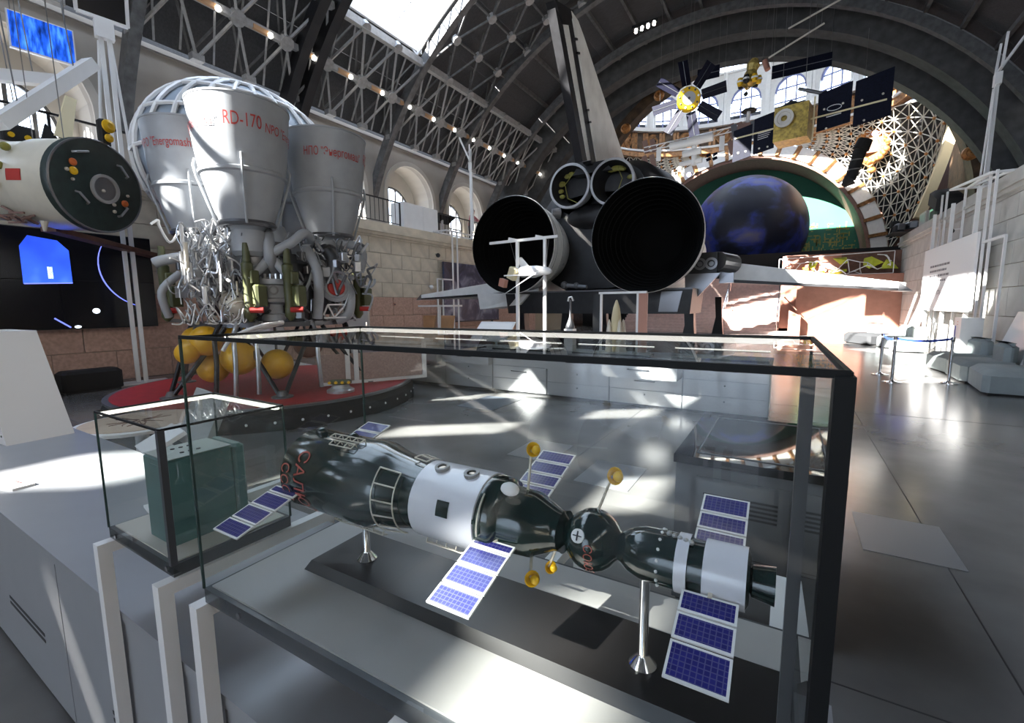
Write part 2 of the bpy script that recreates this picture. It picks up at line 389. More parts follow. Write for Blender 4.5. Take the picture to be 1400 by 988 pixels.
# metal door in the left wall
d1 = holder('door_1', loc=(XL, 11.7, 0))
MB().bb(0.03, 0.10, -0.62, 0.62, 0, 2.42).build('door_frame', 'plaster_light', d1)
MB().bb(0.10, 0.115, -0.52, 0.52, 0.0, 2.32).build('door_leaf', 'drawer_grey', d1)
MB().bb(0.115, 0.15, 0.36, 0.42, 1.0, 1.14).build('door_handle', 'chrome', d1)

# ---- upper plaster walls with arched niches
def arch_wall(b, fmap, u0, u1, z0, z1, uc, r, zs, t, n=14):
    """wall panel u0..u1 with a round-headed opening; fmap(u, z, depth)"""
    q = lambda u, z: (fmap(u, z, 0), fmap(u, z, t))
    k = 6
    b.slab([q(u0, z0+(z1-z0)*i/k) for i in range(k+1)], [q(uc-r, z0+(z1-z0)*i/k) for i in range(k+1)])
    b.slab([q(uc+r, z0+(z1-z0)*i/k) for i in range(k+1)], [q(u1, z0+(z1-z0)*i/k) for i in range(k+1)])
    P = [q(uc-r*math.cos(PI*i/n), zs+r*math.sin(PI*i/n)) for i in range(n+1)]
    b.slab(P, [q(uc-r*math.cos(PI*i/n), z1) for i in range(n+1)])
    return b
def arch_ring(b, fmap, uc, r, w, zs, z0, d0, d1, n=20):
    q = lambda u, z: (fmap(u, z, d0), fmap(u, z, d1))
    A = [(uc-r, z0)]+[(uc-r*math.cos(PI*i/n), zs+r*math.sin(PI*i/n)) for i in range(n+1)]+[(uc+r, z0)]
    r2 = r+w
    B = [(uc-r2, z0)]+[(uc-r2*math.cos(PI*i/n), zs+r2*math.sin(PI*i/n)) for i in range(n+1)]+[(uc+r2, z0)]
    return b.slab([q(*p) for p in A], [q(*p) for p in B])
XU, ZU = -17.3, 9.75
def glazed_arch(name, fmap, uc, r, zs, z0, d, mull, nv, zbars, parent=None, bar=0.05):
    """mullions and panes of a round-headed window set at depth d"""
    h = holder(name) if parent is None else parent
    bm = MB(); arch_ring(bm, fmap, uc, r-0.09, 0.09, zs, z0, d-0.05, d+0.05)
    q = lambda u, z, e: fmap(u, z, d+e)
    for i in range(1, nv):
        u = uc-r+2*r*i/nv; top = zs+math.sqrt(max(0, r*r-(u-uc)**2))-0.03
        bm.add([q(u-bar, z0, -.04), q(u+bar, z0, -.04), q(u+bar, z0, .04), q(u-bar, z0, .04), q(u-bar, top, -.04), q(u+bar, top, -.04), q(u+bar, top, .04), q(u-bar, top, .04)],
               [(0, 1, 2, 3), (7, 6, 5, 4), (0, 4, 5, 1), (1, 5, 6, 2), (2, 6, 7, 3), (3, 7, 4, 0)])
    for z in zbars:
        hw = r-0.02 if z < zs else math.sqrt(max(0, r*r-(z-zs)**2))-0.02
        m = 4
        bm.slab([(q(uc-hw+2*hw*i/m, z-bar*.7, -.035), q(uc-hw+2*hw*i/m, z-bar*.7, .035)) for i in range(m+1)], [(q(uc-hw+2*hw*i/m, z+bar*.7, -.035), q(uc-hw+2*hw*i/m, z+bar*.7, .035)) for i in range(m+1)])
    bm.build('window_frame', mull, h)
    n = 12; gp = MB()
    P = [(uc-r, z0)]+[(uc-r*math.cos(PI*i/n), zs+r*math.sin(PI*i/n)) for i in range(n+1)]+[(uc+r, z0)]
    gp.add([q(u, z, 0) for u, z in P], [tuple(range(len(P)))])
    gp.build('window_pane', 'window_glass', h)
    return h
upper = holder('trim_1', loc=(0, 0, 0))
wn = [0]
for side, sg in (('left', 1), ('right', -1)):
    par = upper if sg == 1 else holder('trim_2')
    for bi in range(len(BAYS)-1):
        y0, y1 = BAYS[bi], BAYS[bi+1]; yc = (y0+y1)/2
        if sg == -1 and y1 < 5: continue
        x = XU if sg == 1 else 2*XC-XU
        fm = lambda u, z, d, x=x, sg=sg: Vector((x-sg*d, u, z))
        rr = 1.72; zs = 7.2
        b = arch_wall(MB(), fm, y0, y1, 4.99, ZU, yc, rr, zs, 0.3); b.build('plaster_wall', 'plaster', par)
        arch_ring(MB(), fm, yc, rr-0.02, 0.22, zs, 4.99, -0.06, 0.02).build('arch_moulding', 'plaster_light', par)
        if y1 < -9: continue
        # vaulted niche behind the opening, its end closed around a window
        nb = MB(); r0 = rr+0.02; n = 14
        A = [(yc-r0, 4.99)]+[(yc-r0*math.cos(PI*i/n), zs+r0*math.sin(PI*i/n)) for i in range(n+1)]+[(yc+r0, 4.99)]
        nb.slab([(fm(u, z, 0.25), fm(u, z, 1.5)) for u, z in A], [(fm(yc+(u-yc)*1.06, z+(0.1 if z > zs else 0), 0.25), fm(yc+(u-yc)*1.06, z+(0.1 if z > zs else 0), 1.5)) for u, z in A])
        nb.build('niche_vault', 'plaster_light', par)
        if sg == 1 and y1 > 1:
            e = arch_wall(MB(), lambda u, z, d, fm=fm: fm(u, z, d+1.35), yc-1.95, yc+1.95, 4.99, 9.2, yc, 1.35, 6.75, 0.2)
            e.build('niche_end_wall', 'plaster_light', par)
            wn[0] += 1
            glazed_arch('window_%d' % wn[0], fm, yc, 1.35, 6.75, 5.2, 1.45, 'rib_steel', 5, (6.6,))
        else:
            e = MB().bb(*(sorted((x-sg*1.35, x-sg*1.55))), yc-1.95, yc+1.95, 4.99, 9.2); e.build('niche_end_wall', 'plaster_light', par)
    cb = MB(); xx = XU if sg == 1 else 2*XC-XU
    cb.bb(*sorted((xx-sg*0.3, xx+sg*0.12)), -22.75, 30.2, ZU-0.14, ZU).build('wall_coping', 'plaster', par)
    # closing strip up to the roof shell
    cb = MB(); cb.bb(*sorted((xx-sg*0.32, xx-sg*0.02)), -22.75, 30.2, ZU-0.1, ZU+0.6).build('eaves_board', 'roof_sheet', par)

# ---- the vault: sheeting, ribs, purlins, lattice
ceiling = holder('ceiling')
OPEN = [(48.5, 72, 11.2, 16.05), (48.5, 72, 6.35, 11.2), (60, 76.8, 1.5, 6.35), (60, 76.4, -3.35, 1.5), (62.8, 66.2, -9.2, -6.2), (62.8, 70, -6.2, -4.3),   # roof lights (angle span, y span): first seen, others added to place sun patches
        (39.5, 45.6, -10.05, -7.25), (46.3, 50.2, -8.7, -7.1), (43, 47, -13.0, -12.2), (49, 51.5, -12.2, -11.4), (52.6, 54.0, -11.7, -11.1), (52.5, 53.9, -16.0, -15.0),
        (47.5, 49.7, -16.75, -15.9), (58.2, 58.72, -18.95, -18.1), (43.8, 45.6, -15.3, -14.4)]
def shell(b, a0, a1, y0, y1, r0=14.75, r1=14.9, step=3.0):
    n = max(1, int((a1-a0)/step))
    A = [V(a0+(a1-a0)*i/n, y0, r0) for i in range(n+1)]; A2 = [V(a0+(a1-a0)*i/n, y0, r1) for i in range(n+1)]
    B = [V(a0+(a1-a0)*i/n, y1, r0) for i in range(n+1)]; B2 = [V(a0+(a1-a0)*i/n, y1, r1) for i in range(n+1)]
    return b.slab(list(zip(A, A2)), list(zip(B, B2)))
for bi in range(len(BAYS)-1):
    y0, y1 = BAYS[bi], BAYS[bi+1]
    ops = [o for o in OPEN if o[3] > y0+.01 and o[2] < y1-.01]
    ys = sorted({y0, y1} | {min(max(y, y0), y1) for o in ops for y in o[2:]})
    for k in range(len(ys)-1):
        ya, yb = ys[k], ys[k+1]; cur = [o for o in ops if o[2] < (ya+yb)/2 < o[3]]
        cuts = sorted({33, 147} | {33+9*i for i in range(1, 13)} | {e for o in cur for e in o[:2]})
        cuts = [c for i, c in enumerate(cuts) if i == 0 or c-cuts[i-1] > .05]
        for a0, a1 in zip(cuts[:-1], cuts[1:]):
            if any(o[0] < (a0+a1)/2 < o[1] for o in cur):
                nm = max(1, round((yb-ya)/1.6))
                for j in range(nm):
                    p, q = ya+(yb-ya)*j/nm+.02, ya+(yb-ya)*(j+1)/nm-.02
                    MB().add([V(a0, p, 14.85), V(a1, p, 14.85), V(a1, q, 14.85), V(a0, q, 14.85)], [(0, 1, 2, 3)]).build('skylight_pane', 'window_glass', ceiling)
            else: shell(MB(), a0, a1-(.06 if not any(abs(a1-o[0]) < .01 for o in cur) else 0), ya+(.01 if k == 0 else 0), yb-(.01 if k == len(ys)-2 else 0)).build('roof_sheet', 'roof_sheet', ceiling)
    for o in ops:
        s0, s1 = o[:2]; ya, yb = max(o[2], y0), min(o[3], y1); nm = max(1, round((yb-ya)/1.6)); fr = MB()
        for k in range(1, nm): y = ya+(yb-ya)*k/nm; fr.bar(V(s0, y, 14.8), V(s1, y, 14.8), 0.05, 0.06)
        if s1-s0 > 5: fr.bar(V((s0+s1)/2, ya, 14.78), V((s0+s1)/2, yb, 14.78), 0.05, 0.06)
        if s1-s0 > 5: fr.bar(V(s0, ya, 14.6), V(s0, yb, 14.6), 0.10, 0.35)
        if fr.v: fr.build('skylight_bar', 'white_paint' if s1-s0 > 5 else 'rib_steel', ceiling)
# ribs
def rib(y, a0, a1, w, r0, r1, m, n=40, nm='rib'):
    A = [V(a0+(a1-a0)*i/n, y-w/2, r0) for i in range(n+1)]; A2 = [V(a0+(a1-a0)*i/n, y-w/2, r1) for i in range(n+1)]
    B = [V(a0+(a1-a0)*i/n, y+w/2, r0) for i in range(n+1)]; B2 = [V(a0+(a1-a0)*i/n, y+w/2, r1) for i in range(n+1)]
    return MB().slab(list(zip(A, A2)), list(zip(B, B2))).build(nm, m, ceiling)
for i, y in enumerate(BAYS[:-1]):
    if y == 11.2:
        rib(10.98, 13.8, 166.2, 0.34, 13.75, 14.2, 'black_steel'); rib(11.62, 13.8, 166.2, 0.34, 13.75, 14.2, 'black_steel')  # twin rib lies in deep shade; its black colour carries that shade
        cl = MB()
        for a in range(16, 160, 8): cl.bar(V(a, 11.1, 13.95), V(a, 11.5, 13.95), 0.1)
        cl.build('rib_batten', 'black_steel', ceiling)
    elif y >= 6:
        rib(y, 13.8, 166.2, 0.30, 13.85, 14.25, 'rib_steel')
        if y > 6.4 :
            # light tie tube riding above the rib with lacing
            tb = MB()
            for a in range(40, 150, 4):
                p, q2 = V(a, y+0.35, 14.45), V(a+4, y+0.35, 14.45); tb.bar(p, q2, 0.09); tb.bar(V(a, y, 14.2) if (a//4) % 2 else p, p if (a//4) % 2 else V(a+4, y, 14.2), 0.05)
            tb.build('rib_lacing', 'roof_steel', ceiling)
    else: rib(y, 13.8, 166.2, 0.30, 13.85, 14.25, 'rib_steel')
# lower lattice on the left flank: every strut its own bar
def strut(p, q, w=0.075, m='roof_steel', nm='strut'):
    p, q = Vector(p), Vector(q); c = (p+q)/2
    return MB().bar(p, q, w).build(nm, m, ceiling, at=c)
A0, A1, A2_ = 33.5, 40.0, 47.3
nst = 0
for bi in range(5, len(BAYS)-1):
    y0, y1 = BAYS[bi], BAYS[bi+1]; st = (y1-y0)/3
    MB().bar(V(A1, y0, 14.0), V(A1, y1, 14.0), 0.16, 0.2).build('purlin', 'roof_steel', ceiling)
    MB().bar(V(A2_, y0, 14.05), V(A2_, y1, 14.05), 0.2, 0.28).build('purlin', 'roof_steel', ceiling)
    MB().bar(V(A1, y0, 14.45), V(A1, y1, 14.45), 0.1).build('purlin', 'rib_steel', ceiling)
    for k in range(3):
        yc = y0+st*(k+0.5); P = V(A1, yc, 14.0)
        MB().cyl(V(A1, yc, 13.88), V(A1, yc, 14.1), 0.24, n=8).build('node_plate', 'roof_steel', ceiling)
        # small round lamp and its bracket on the purlin
        yl = yc+0.62*st
        MB().box(V(A1, yl-0.30, 13.93), (0.10, 0.50, 0.14)).build('lamp_bracket', 'light_bracket', ceiling)
        MB().sphere(V(A1, yl, 13.86), 0.085, 10, 6).build('purlin_lamp', 'lamp_glow', ceiling)
        for yy in (y0+st*k, y0+st*(k+1)):
            strut(P, V(A0, yy, 14.0)); strut(P, V(A2_, yy, 14.0))
            strut(V(A1, yc, 14.45), V(A0, yy, 14.5), 0.06, 'rib_steel'); strut(V(A1, yc, 14.45), V(A2_, yy, 14.5), 0.06, 'rib_steel')
        strut(V(A0, yc-0.2*st, 14.0), V(A2_, yc-0.6*st, 14.35), 0.055); strut(V(A0, yc+0.3*st, 14.35), V(A2_, yc-0.1*st, 14.1), 0.055)
        MB().box(V(A0, y0+st*(k+1), 14.02), (0.25, 0.35, 0.2)).build('node_plate', 'roof_steel', ceiling)
        MB().cyl(V(A2_, y0+st*k+0.01, 13.9), V(A2_, y0+st*k+0.01, 14.15), 0.2, n=8).build('node_plate', 'roof_steel', ceiling)
# space frame over the bay beyond the skylight
y0, y1 = BAYS[8], BAYS[9]
sf = []
rows = [47.3+6.3*i for i in range(9)]
fr = MB(); pl = MB()
for i, a in enumerate(rows[:-1]):
    b_ = rows[i+1]; off = 0.5 if i % 2 else 0.0
    for k in range(-1, 4):
        ya = y0+(k+off)*(y1-y0)/3; yb1 = ya+0.5*(y1-y0)/3; yb2 = ya-0.5*(y1-y0)/3; yn = ya+(y1-y0)/3
        cl_ = lambda y: min(max(y, y0+0.15), y1-0.15)
        if ya < y0-0.1 or ya > y1+0.1: continue
        P = V(a, cl_(ya), 14.1)
        fr.bar(P, V(b_, cl_(yb1), 14.1), 0.07); fr.bar(P, V(b_, cl_(yb2), 14.1), 0.07); fr.bar(P, V(a, cl_(yn), 14.1), 0.07)
        fr.bar(P, V((a+b_)/2, cl_(ya), 14.7), 0.05)
        pl.cyl(V(a, cl_(ya), 14.0), V(a, cl_(ya), 14.2), 0.2, n=8)
tag(fr.build('space_frame', 'rib_steel', ceiling), kind='stuff'); tag(pl.build('space_frame_nodes', 'roof_steel', ceiling), kind='stuff')
# purlins of the remaining bays
for bi in (9, 10):
    y0, y1 = BAYS[bi], BAYS[bi+1]
    for a in range(54, 148, 6): MB().bar(V(a, y0, 14.55), V(a, y1, 14.55), 0.14, 0.2).build('purlin', 'rib_steel', ceiling)
for bi in range(5, 9):
    y0, y1 = BAYS[bi], BAYS[bi+1]
    for a in range(84, 148, 9): MB().bar(V(a, y0, 14.5), V(a, y1, 14.5), 0.16, 0.22).build('purlin', 'rib_steel', ceiling)
# skylight trusses beside the rib that ends the glazed bay
tr = MB()
for y in (15.55, 11.9):
    prev = None
    for a in range(48, 80, 3):
        p, q2 = V(a, y, 14.1), V(a, y, 14.7); tr.bar(p, q2, 0.05)
        if prev: tr.bar(prev[0], p, 0.06); tr.bar(prev[1], q2, 0.06); tr.bar(prev[0], q2, 0.05)
        prev = (p, q2)
tr.build('skylight_truss', 'white_paint', ceiling)
# wide plaster rings at the end of the vault
def ring(y0, y1, r0, r1, m, a0=6, a1=174, nm='end_ring'):
    n = 56; A = [(V(a0+(a1-a0)*i/n, y0, r0), V(a0+(a1-a0)*i/n, y1, r0)) for i in range(n+1)]; B = [(V(a0+(a1-a0)*i/n, y0, r1), V(a0+(a1-a0)*i/n, y1, r1)) for i in range(n+1)]
    return MB().slab(A, B).build(nm, m, ceiling)
ring(26.9, 27.7, 13.5, 14.8, 'ring_steel'); ring(29.0, 29.7, 13.2, 14.8, 'ring_steel')
lc = MB()
for i in range(4):
    lc.cyl((-6.9+i*0.28, 22.9, 14.55+i*0.03), (-6.9+i*0.28, 22.85, 14.4+i*0.03), 0.07, n=8)
lc.build('spot_lamp', 'lamp_glow', ceiling)
MB().bb(-7.1, -5.9, 22.85, 22.95, 14.6, 14.75).build('spot_rail', 'black_steel', ceiling)
# near end of the hall: unseen gable, large glazed arch added for frontal fill
gb = MB(); fm = lambda u, z, d: Vector((u, -22.9-d, z))
inn = [(XC-5, 0), (XC-5, 3)]+[(XC-5*math.cos(PI*i/20), 6+5*math.sin(PI*i/20)) for i in range(21)]+[(XC+5, 3), (XC+5, 0)]
outr = [(XC-14.85, 0), (XC-14.85, 1.2)]+[(V(3+174*i/20, 0, 14.85).x, V(3+174*i/20, 0, 14.85).z) for i in range(21)]+[(XC+14.85, 1.2), (XC+14.85, 0)]
gb.slab([(fm(u, z, 0), fm(u, z, .3)) for u, z in inn], [(fm(u, z, 0), fm(u, z, .3)) for u, z in outr])
wall_back = gb.build('wall_back', 'plaster_light'); tag(wall_back, kind='structure')
wn[0] += 1; glazed_arch('window_%d' % wn[0], fm, XC, 5.0, 6.0, 0.02, 0.2, 'rib_steel', 9, (3, 6, 9), bar=0.08)
# outer closures of both gallery sides
MB().bb(-21.2, -21.0, -23, 31, 0, 4.99).build('wall_outer_left', 'plaster')['kind'] = 'structure'; MB().bb(12.0, 12.2, -23, 31, 0, 12).build('wall_outer_right', 'plaster')['kind'] = 'structure'

# ---- railings on both galleries
def railing(name, x, y0, y1, z, label, step=0.22):
    h = thing(name, label, 'railing', (x, y0, z))
    n = max(1, round((y1-y0)/2.4)); L = y1-y0
    b = MB(); b.bar((0, 0, 1.0), (0, L, 1.0), 0.05, 0.05); b.build('top_rail', 'black_steel', h)
    b = MB(); b.bar((0, 0, 0.12), (0, L, 0.12), 0.03, 0.03); b.build('bottom_rail', 'black_steel', h)
    for i in range(n+1): MB().bar((0, L*i/n, 0), (0, L*i/n, 1.0), 0.05).build('post', 'black_steel', h)
    bal = None; y = step
    while y < L-0.05:
        if bal is None: bal = MB().bar((0, 0, 0.12), (0, 0, 0.98), 0.018).build('baluster', 'black_steel', h); bal.location = (0, y, 0)
        else: inst(bal, 'baluster', h, (0, y, 0))
        y += step
    return h
railing('gallery_railing', XL-0.15, 11.5, 14.4, 5.0, 'black metal balustrade on the gallery left of the white box')
railing('gallery_railing', XL-0.15, 16.9, 24.0, 5.0, 'black metal balustrade on the gallery in front of the two visitors')
railing('gallery_railing', XL-0.15, 1.6, 6.0, 5.0, 'black metal balustrade on the gallery above the dark video wall', step=1.1)
# ================================================================== END ARCH AND ROTUNDA
end = holder('wall_end', loc=(0, 0, 0))
AX, AZ, AR = -2.73, 5.82, 10.0
# gable between the vault and the arch opening, with its dark gilded soffit
n = 40
def apt(a, r, y): return Vector((AX-r*math.cos(a), y, AZ+r*math.sin(a)))
aa = [rad(-8)+(PI+rad(16))*i/n for i in range(n+1)]
def vpt(i, y):   # matching point on the vault
    t = i/n; a = -2+184*t; return V(a, y, 14.9)
MB().slab([(apt(a, AR+0.55, YE-0.3), apt(a, AR+0.55, YE+0.5)) for a in aa], [(vpt(i, YE-0.3), vpt(i, YE+0.5)) for i in range(n+1)]).build('gable', 'ring_steel', end)
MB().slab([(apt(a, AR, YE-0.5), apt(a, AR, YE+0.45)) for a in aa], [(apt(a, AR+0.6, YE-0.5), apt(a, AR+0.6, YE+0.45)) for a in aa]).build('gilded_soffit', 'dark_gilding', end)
for i in range(2, n-1, 3):     # coffers with rosettes along the arch
    p = apt(aa[i], AR+0.05, YE-0.52); MB().lathe([(0.02, -0.12), (0.14, -0.1), (0.2, -0.16), (0.3, -0.05), (0.33, 0.05)], 14, p, (0, 1, 0)).build('rosette', 'bronze', end)
# drum of the dome: oval gallery with frieze, ledges, piers and arched windows
DX, DY, DRX, DRY = -4.0, 37.6, 9.6, 5.9
def dmap(u, z, d):   # u = angle in degrees from the near point, outward depth d
    a = rad(u); return Vector((DX+(DRX+d)*math.sin(a), DY-(DRY+d)*math.cos(a), z))
def dring(name, z0, z1, d0, d1, m, u0=68, u1=292, n=64):
    A = [(dmap(u0+(u1-u0)*i/n, z0, d0), dmap(u0+(u1-u0)*i/n, z0, d1)) for i in range(n+1)]; B = [(dmap(u0+(u1-u0)*i/n, z1, d0), dmap(u0+(u1-u0)*i/n, z1, d1)) for i in range(n+1)]
    return MB().slab(A, B).build(name, m, end)
dring('drum_ledge', 16.35, 16.65, -0.35, 0.9, 'arch_white'); dring('drum_ledge', 14.75, 14.9, -0.25, 0.5, 'arch_white'); dring('drum_ledge', 14.35, 14.75, -0.1, 0.5, 'gilded_stucco')
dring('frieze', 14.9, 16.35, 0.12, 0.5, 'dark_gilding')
def dome_step(k): return k*18.0
for k in range(20):
    u = dome_step(k)+9
    if not (35 < u < 325): continue
    p = dmap(u, 15.62, 0.1); ax = (p-Vector((DX, DY, 15.62))).normalized()
    MB().lathe([(0.10, -0.22), (0.25, -0.12), (0.35, -0.2), (0.5, -0.06), (0.62, -0.1), (0.66, 0.06)], 18, p, ax).build('frieze_medallion', 'gilded_stucco', end)
    for du in (-6, -4.2, 4.2, 6):
        q0, q1 = dmap(u+du, 14.95, 0.05), dmap(u+du, 16.3, 0.05); MB().bar(q0, q1, 0.22, 0.22).build('frieze_scroll', 'gilded_stucco', end)
ringwin = []
for k in range(20):
    uc = dome_step(k)
    if not (30 < uc < 330): continue
    r = 6.2
    # in angle/height space: opening of half width r degrees; its arch height uses metres
    def q(u, z, d0, d1): return (dmap(u, z, d0), dmap(u, z, d1))
    b = MB(); nn = 10; hw = 6.3; rise = 1.15; zs_ = 18.3; z1 = 20.6
    b.slab([q(uc-9, 16.6+(z1-16.6)*i/4, 0.55, 0.85) for i in range(5)], [q(uc-hw, 16.6+(z1-16.6)*i/4, 0.55, 0.85) for i in range(5)])
    b.slab([q(uc+hw, 16.6+(z1-16.6)*i/4, 0.55, 0.85) for i in range(5)], [q(uc+9, 16.6+(z1-16.6)*i/4, 0.55, 0.85) for i in range(5)])
    b.slab([q(uc-hw*math.cos(PI*i/nn), zs_+rise*math.sin(PI*i/nn), 0.55, 0.85) for i in range(nn+1)], [q(uc-hw*math.cos(PI*i/nn), z1, 0.55, 0.85) for i in range(nn+1)])
    b.build('drum_pier', 'arch_white', end)
    MB().bar(dmap(uc-9, 16.6, 0.45), dmap(uc-9, 20.6, 0.45), 0.30, 0.30).build('drum_column', 'arch_white', end)
    w = holder('window_%d' % (wn[0]+1)); wn[0] += 1
    m_ = MB()
    for t in (-0.33, 0.33): m_.bar(dmap(uc+t*hw, 16.6, 0.7), dmap(uc+t*hw, zs_+rise*math.sqrt(1-t*t), 0.7), 0.10)
    for z in (17.5, 18.5): m_.bar(dmap(uc-hw*0.98, z, 0.7), dmap(uc+hw*0.98, z, 0.7), 0.09)
    m_.slab([q(uc-hw*math.cos(PI*i/nn), zs_+rise*math.sin(PI*i/nn), 0.62, 0.78) for i in range(nn+1)], [q(uc-(hw-.6)*math.cos(PI*i/nn), zs_-.1+(rise-.05)*math.sin(PI*i/nn), 0.62, 0.78) for i in range(nn+1)])
    m_.build('window_frame', 'mullion_blue', w)
    MB().add([dmap(uc-hw, 16.6, 0.72)]+[dmap(uc-hw*math.cos(PI*i/nn), zs_+rise*math.sin(PI*i/nn), 0.72) for i in range(nn+1)]+[dmap(uc+hw, 16.6, 0.72)], [tuple(range(nn+3))]).build('window_pane', 'window_glass', w)
# glazed belt above the arches, then the dome shell
dring('drum_ledge', 20.6, 20.75, 0.35, 0.9, 'arch_white')
gl = MB(); op = MB()
for i in range(60):
    u0, u1 = 6*i, 6*i+6; P = [dmap(u0, 20.75, 0.5), dmap(u1, 20.75, 0.5), dmap(u1, 23.6, -0.6), dmap(u0, 23.6, -0.6)]
    (gl if 96 <= u0 < 264 else op).add(P, [(0, 1, 2, 3)])      # far half glazed; unseen near half closed to keep sun off the lattice
op.build('dome_sun_block', 'plaster_light', end)
gl.build('dome_glazing', 'window_glass', end)
gb_ = MB()
for i in range(60): gb_.bar(dmap(6*i, 20.75, 0.45), dmap(6*i, 23.6, -0.65), 0.07)
for z, d in ((21.7, .12), (22.6, -.22)):
    for i in range(60): gb_.bar(dmap(6*i, z, d), dmap(6*i+6, z, d), 0.06)
gb_.build('dome_mullions', 'arch_white', end)
prof = [(1.0, 0.0), (0.86, 1.6), (0.6, 2.9), (0.3, 3.6), (0.001, 3.8)]
dm = MB()
for k in range(len(prof)-1):
    for i in range(48):
        a0, a1 = 2*PI*i/48, 2*PI*(i+1)/48
        P = lambda s, a, h: (DX+9.0*s*math.sin(a), DY-5.3*s*math.cos(a), 23.6+h)
        dm.add([P(prof[k][0], a0, prof[k][1]), P(prof[k][0], a1, prof[k][1]), P(prof[k+1][0], a1, prof[k+1][1]), P(prof[k+1][0], a0, prof[k+1][1])], [(0, 1, 2, 3)])
dm.build('dome_shell', 'plaster_light', end)

# ---- niche on the far side: white coffered arch, green backdrop, pendentives
NX, NZ, NR, NY = -3.85, 4.7, 9.75, 43.6
def npt(a, r, y): return Vector((NX-r*math.cos(a), y, NZ+r*math.sin(a)))
K = 22; na0, na1 = rad(4), rad(176)
for k in range(K):
    a0, a1 = na0+(na1-na0)*k/K, na0+(na1-na0)*(k+1)/K; g0 = rad(0.9); s_ = 4
    A = [(npt(a0+g0+(a1-a0-2*g0)*i/s_, NR-1.0, NY-1.0), npt(a0+g0+(a1-a0-2*g0)*i/s_, NR-1.0, NY+0.1)) for i in range(s_+1)]
    B = [(npt(a0+g0+(a1-a0-2*g0)*i/s_, NR, NY-0.45), npt(a0+g0+(a1-a0-2*g0)*i/s_, NR, NY+0.1)) for i in range(s_+1)]
    MB().slab(A, B).build('arch_panel', 'arch_white', end)
    b = MB(); b.bar(npt(a0, NR-1.02, NY-1.05), npt(a0, NR+0.05, NY-0.42), 0.26, 0.22); b.build('gilded_band', 'gilded_stucco', end)
nn = 48; al = [na0+(na1-na0)*i/nn for i in range(nn+1)]
MB().slab([(npt(a, NR-1.25, NY-0.9), npt(a, NR-1.25, NY+3.0)) for a in al], [(npt(a, NR-1.0, NY-0.9), npt(a, NR-1.0, NY+3.0)) for a in al]).build('niche_reveal', 'brown_wall', end)
bk = MB(); P = [npt(a, NR-1.1, NY+2.6) for a in al]; bk.prism(P, (0, 0.3, 0)); bk.build('niche_backdrop', 'green_wall', end)
# gold city-plan print on the green backdrop
gp = MB(); rnd = random.Random(3)
for i in range(300):
    x = rnd.uniform(-1.5, 4.4); z = rnd.choice([5.4, 5.7, 6.0, 6.3, 6.6, 6.9, 7.2, 7.6, 8.0])*1.0+rnd.uniform(-.05, .05)
    if (x-NX)**2+(z-NZ)**2 > 8.3**2: continue
    if z > 7.3 and rnd.random() < .6: continue
    if rnd.random() < .5: gp.bb(x-rnd.uniform(.1, .5), x, NY+2.57, NY+2.60, z, z+0.07)
    else: gp.bb(x, x+0.07, NY+2.57, NY+2.60, z-rnd.uniform(0.05, .35), z+rnd.uniform(0.05, .35))
tag(gp.build('gold_print', 'mural_gold', end), kind='stuff')
# pendentives: dark curved shell with a white star lattice in front, both corners of the far side
def pend(sgn):
    """surface from the niche arch (far wall) up to the drum ring, turning the corner"""
    def pt(s, t, lift=0.0):
        # s 0..1: along, from arch crown to the corner; t 0..1: from arch/side up to the drum
        a = rad(88)-s*rad(84)
        lo = Vector((NX+sgn*(NR+0.05)*math.cos(a), NY-0.3, NZ+(NR+0.05)*math.sin(a)))
        u = 180-sgn*(4+s*88); hi = dmap(u, 14.4, 0.15)
        side = Vector((NX+sgn*(NR+0.7), NY-0.3-5.2*max(0, t)*s, lo.z))
        lo2 = lo
        k = min(1, max(0, (s-.65)/.35)); k = k*k*(3-2*k); hi = hi.lerp(Vector((NX+sgn*10.85, 36.0, 13.0)), k)
        m = lo2.lerp(hi, t); bulge = math.sin(PI*t)*1.1*s
        out = Vector((sgn*0.75, 0.65, 0.1))
        return m+out*bulge-Vector((sgn*0.5, 0.8, 0.2)).normalized()*lift
    return pt
for sgn in (1, -1):
    f = pend(sgn); NS, NT = 30, 14
    b = MB(); vs = []; fs = []
    for i in range(NS+1):
        for j in range(NT+1): vs.append(f(i/NS, j/NT, -0.25))
    for i in range(NS):
        for j in range(NT): fs.append((i*(NT+1)+j, (i+1)*(NT+1)+j, (i+1)*(NT+1)+j+1, i*(NT+1)+j+1))
    b.add(vs, fs); b.build('pendentive', 'void_dark', end)
    la = MB(); nd = MB(); NS, NT = 17, 8
    for i in range(NS+1):
        for j in range(NT+1):
            if f(i/NS, 0).z > 13.6 and j < 0: continue
            p = f(i/NS, j/NT); ok = (f(i/NS, 1)-f(i/NS, 0)).length > 0.6
            if not ok: continue
            w = 0.05
            if i < NS: la.bar(p, f((i+1)/NS, j/NT), w)
            if j < NT: la.bar(p, f(i/NS, (j+1)/NT), w)
            if i < NS and j < NT:
                la.bar(p, f((i+1)/NS, (j+1)/NT), w*.9); la.bar(f((i+1)/NS, j/NT), f(i/NS, (j+1)/NT), w*.9)
            if (i+j) % 2 == 0 and 0 < j < NT: nd.sphere(f(i/NS, j/NT, 0.05), 0.11, 6, 4)
    tag(la.build('star_lattice', 'lattice_white', end), kind='stuff'); tag(nd.build('lattice_rosettes', 'bronze', end), kind='stuff')
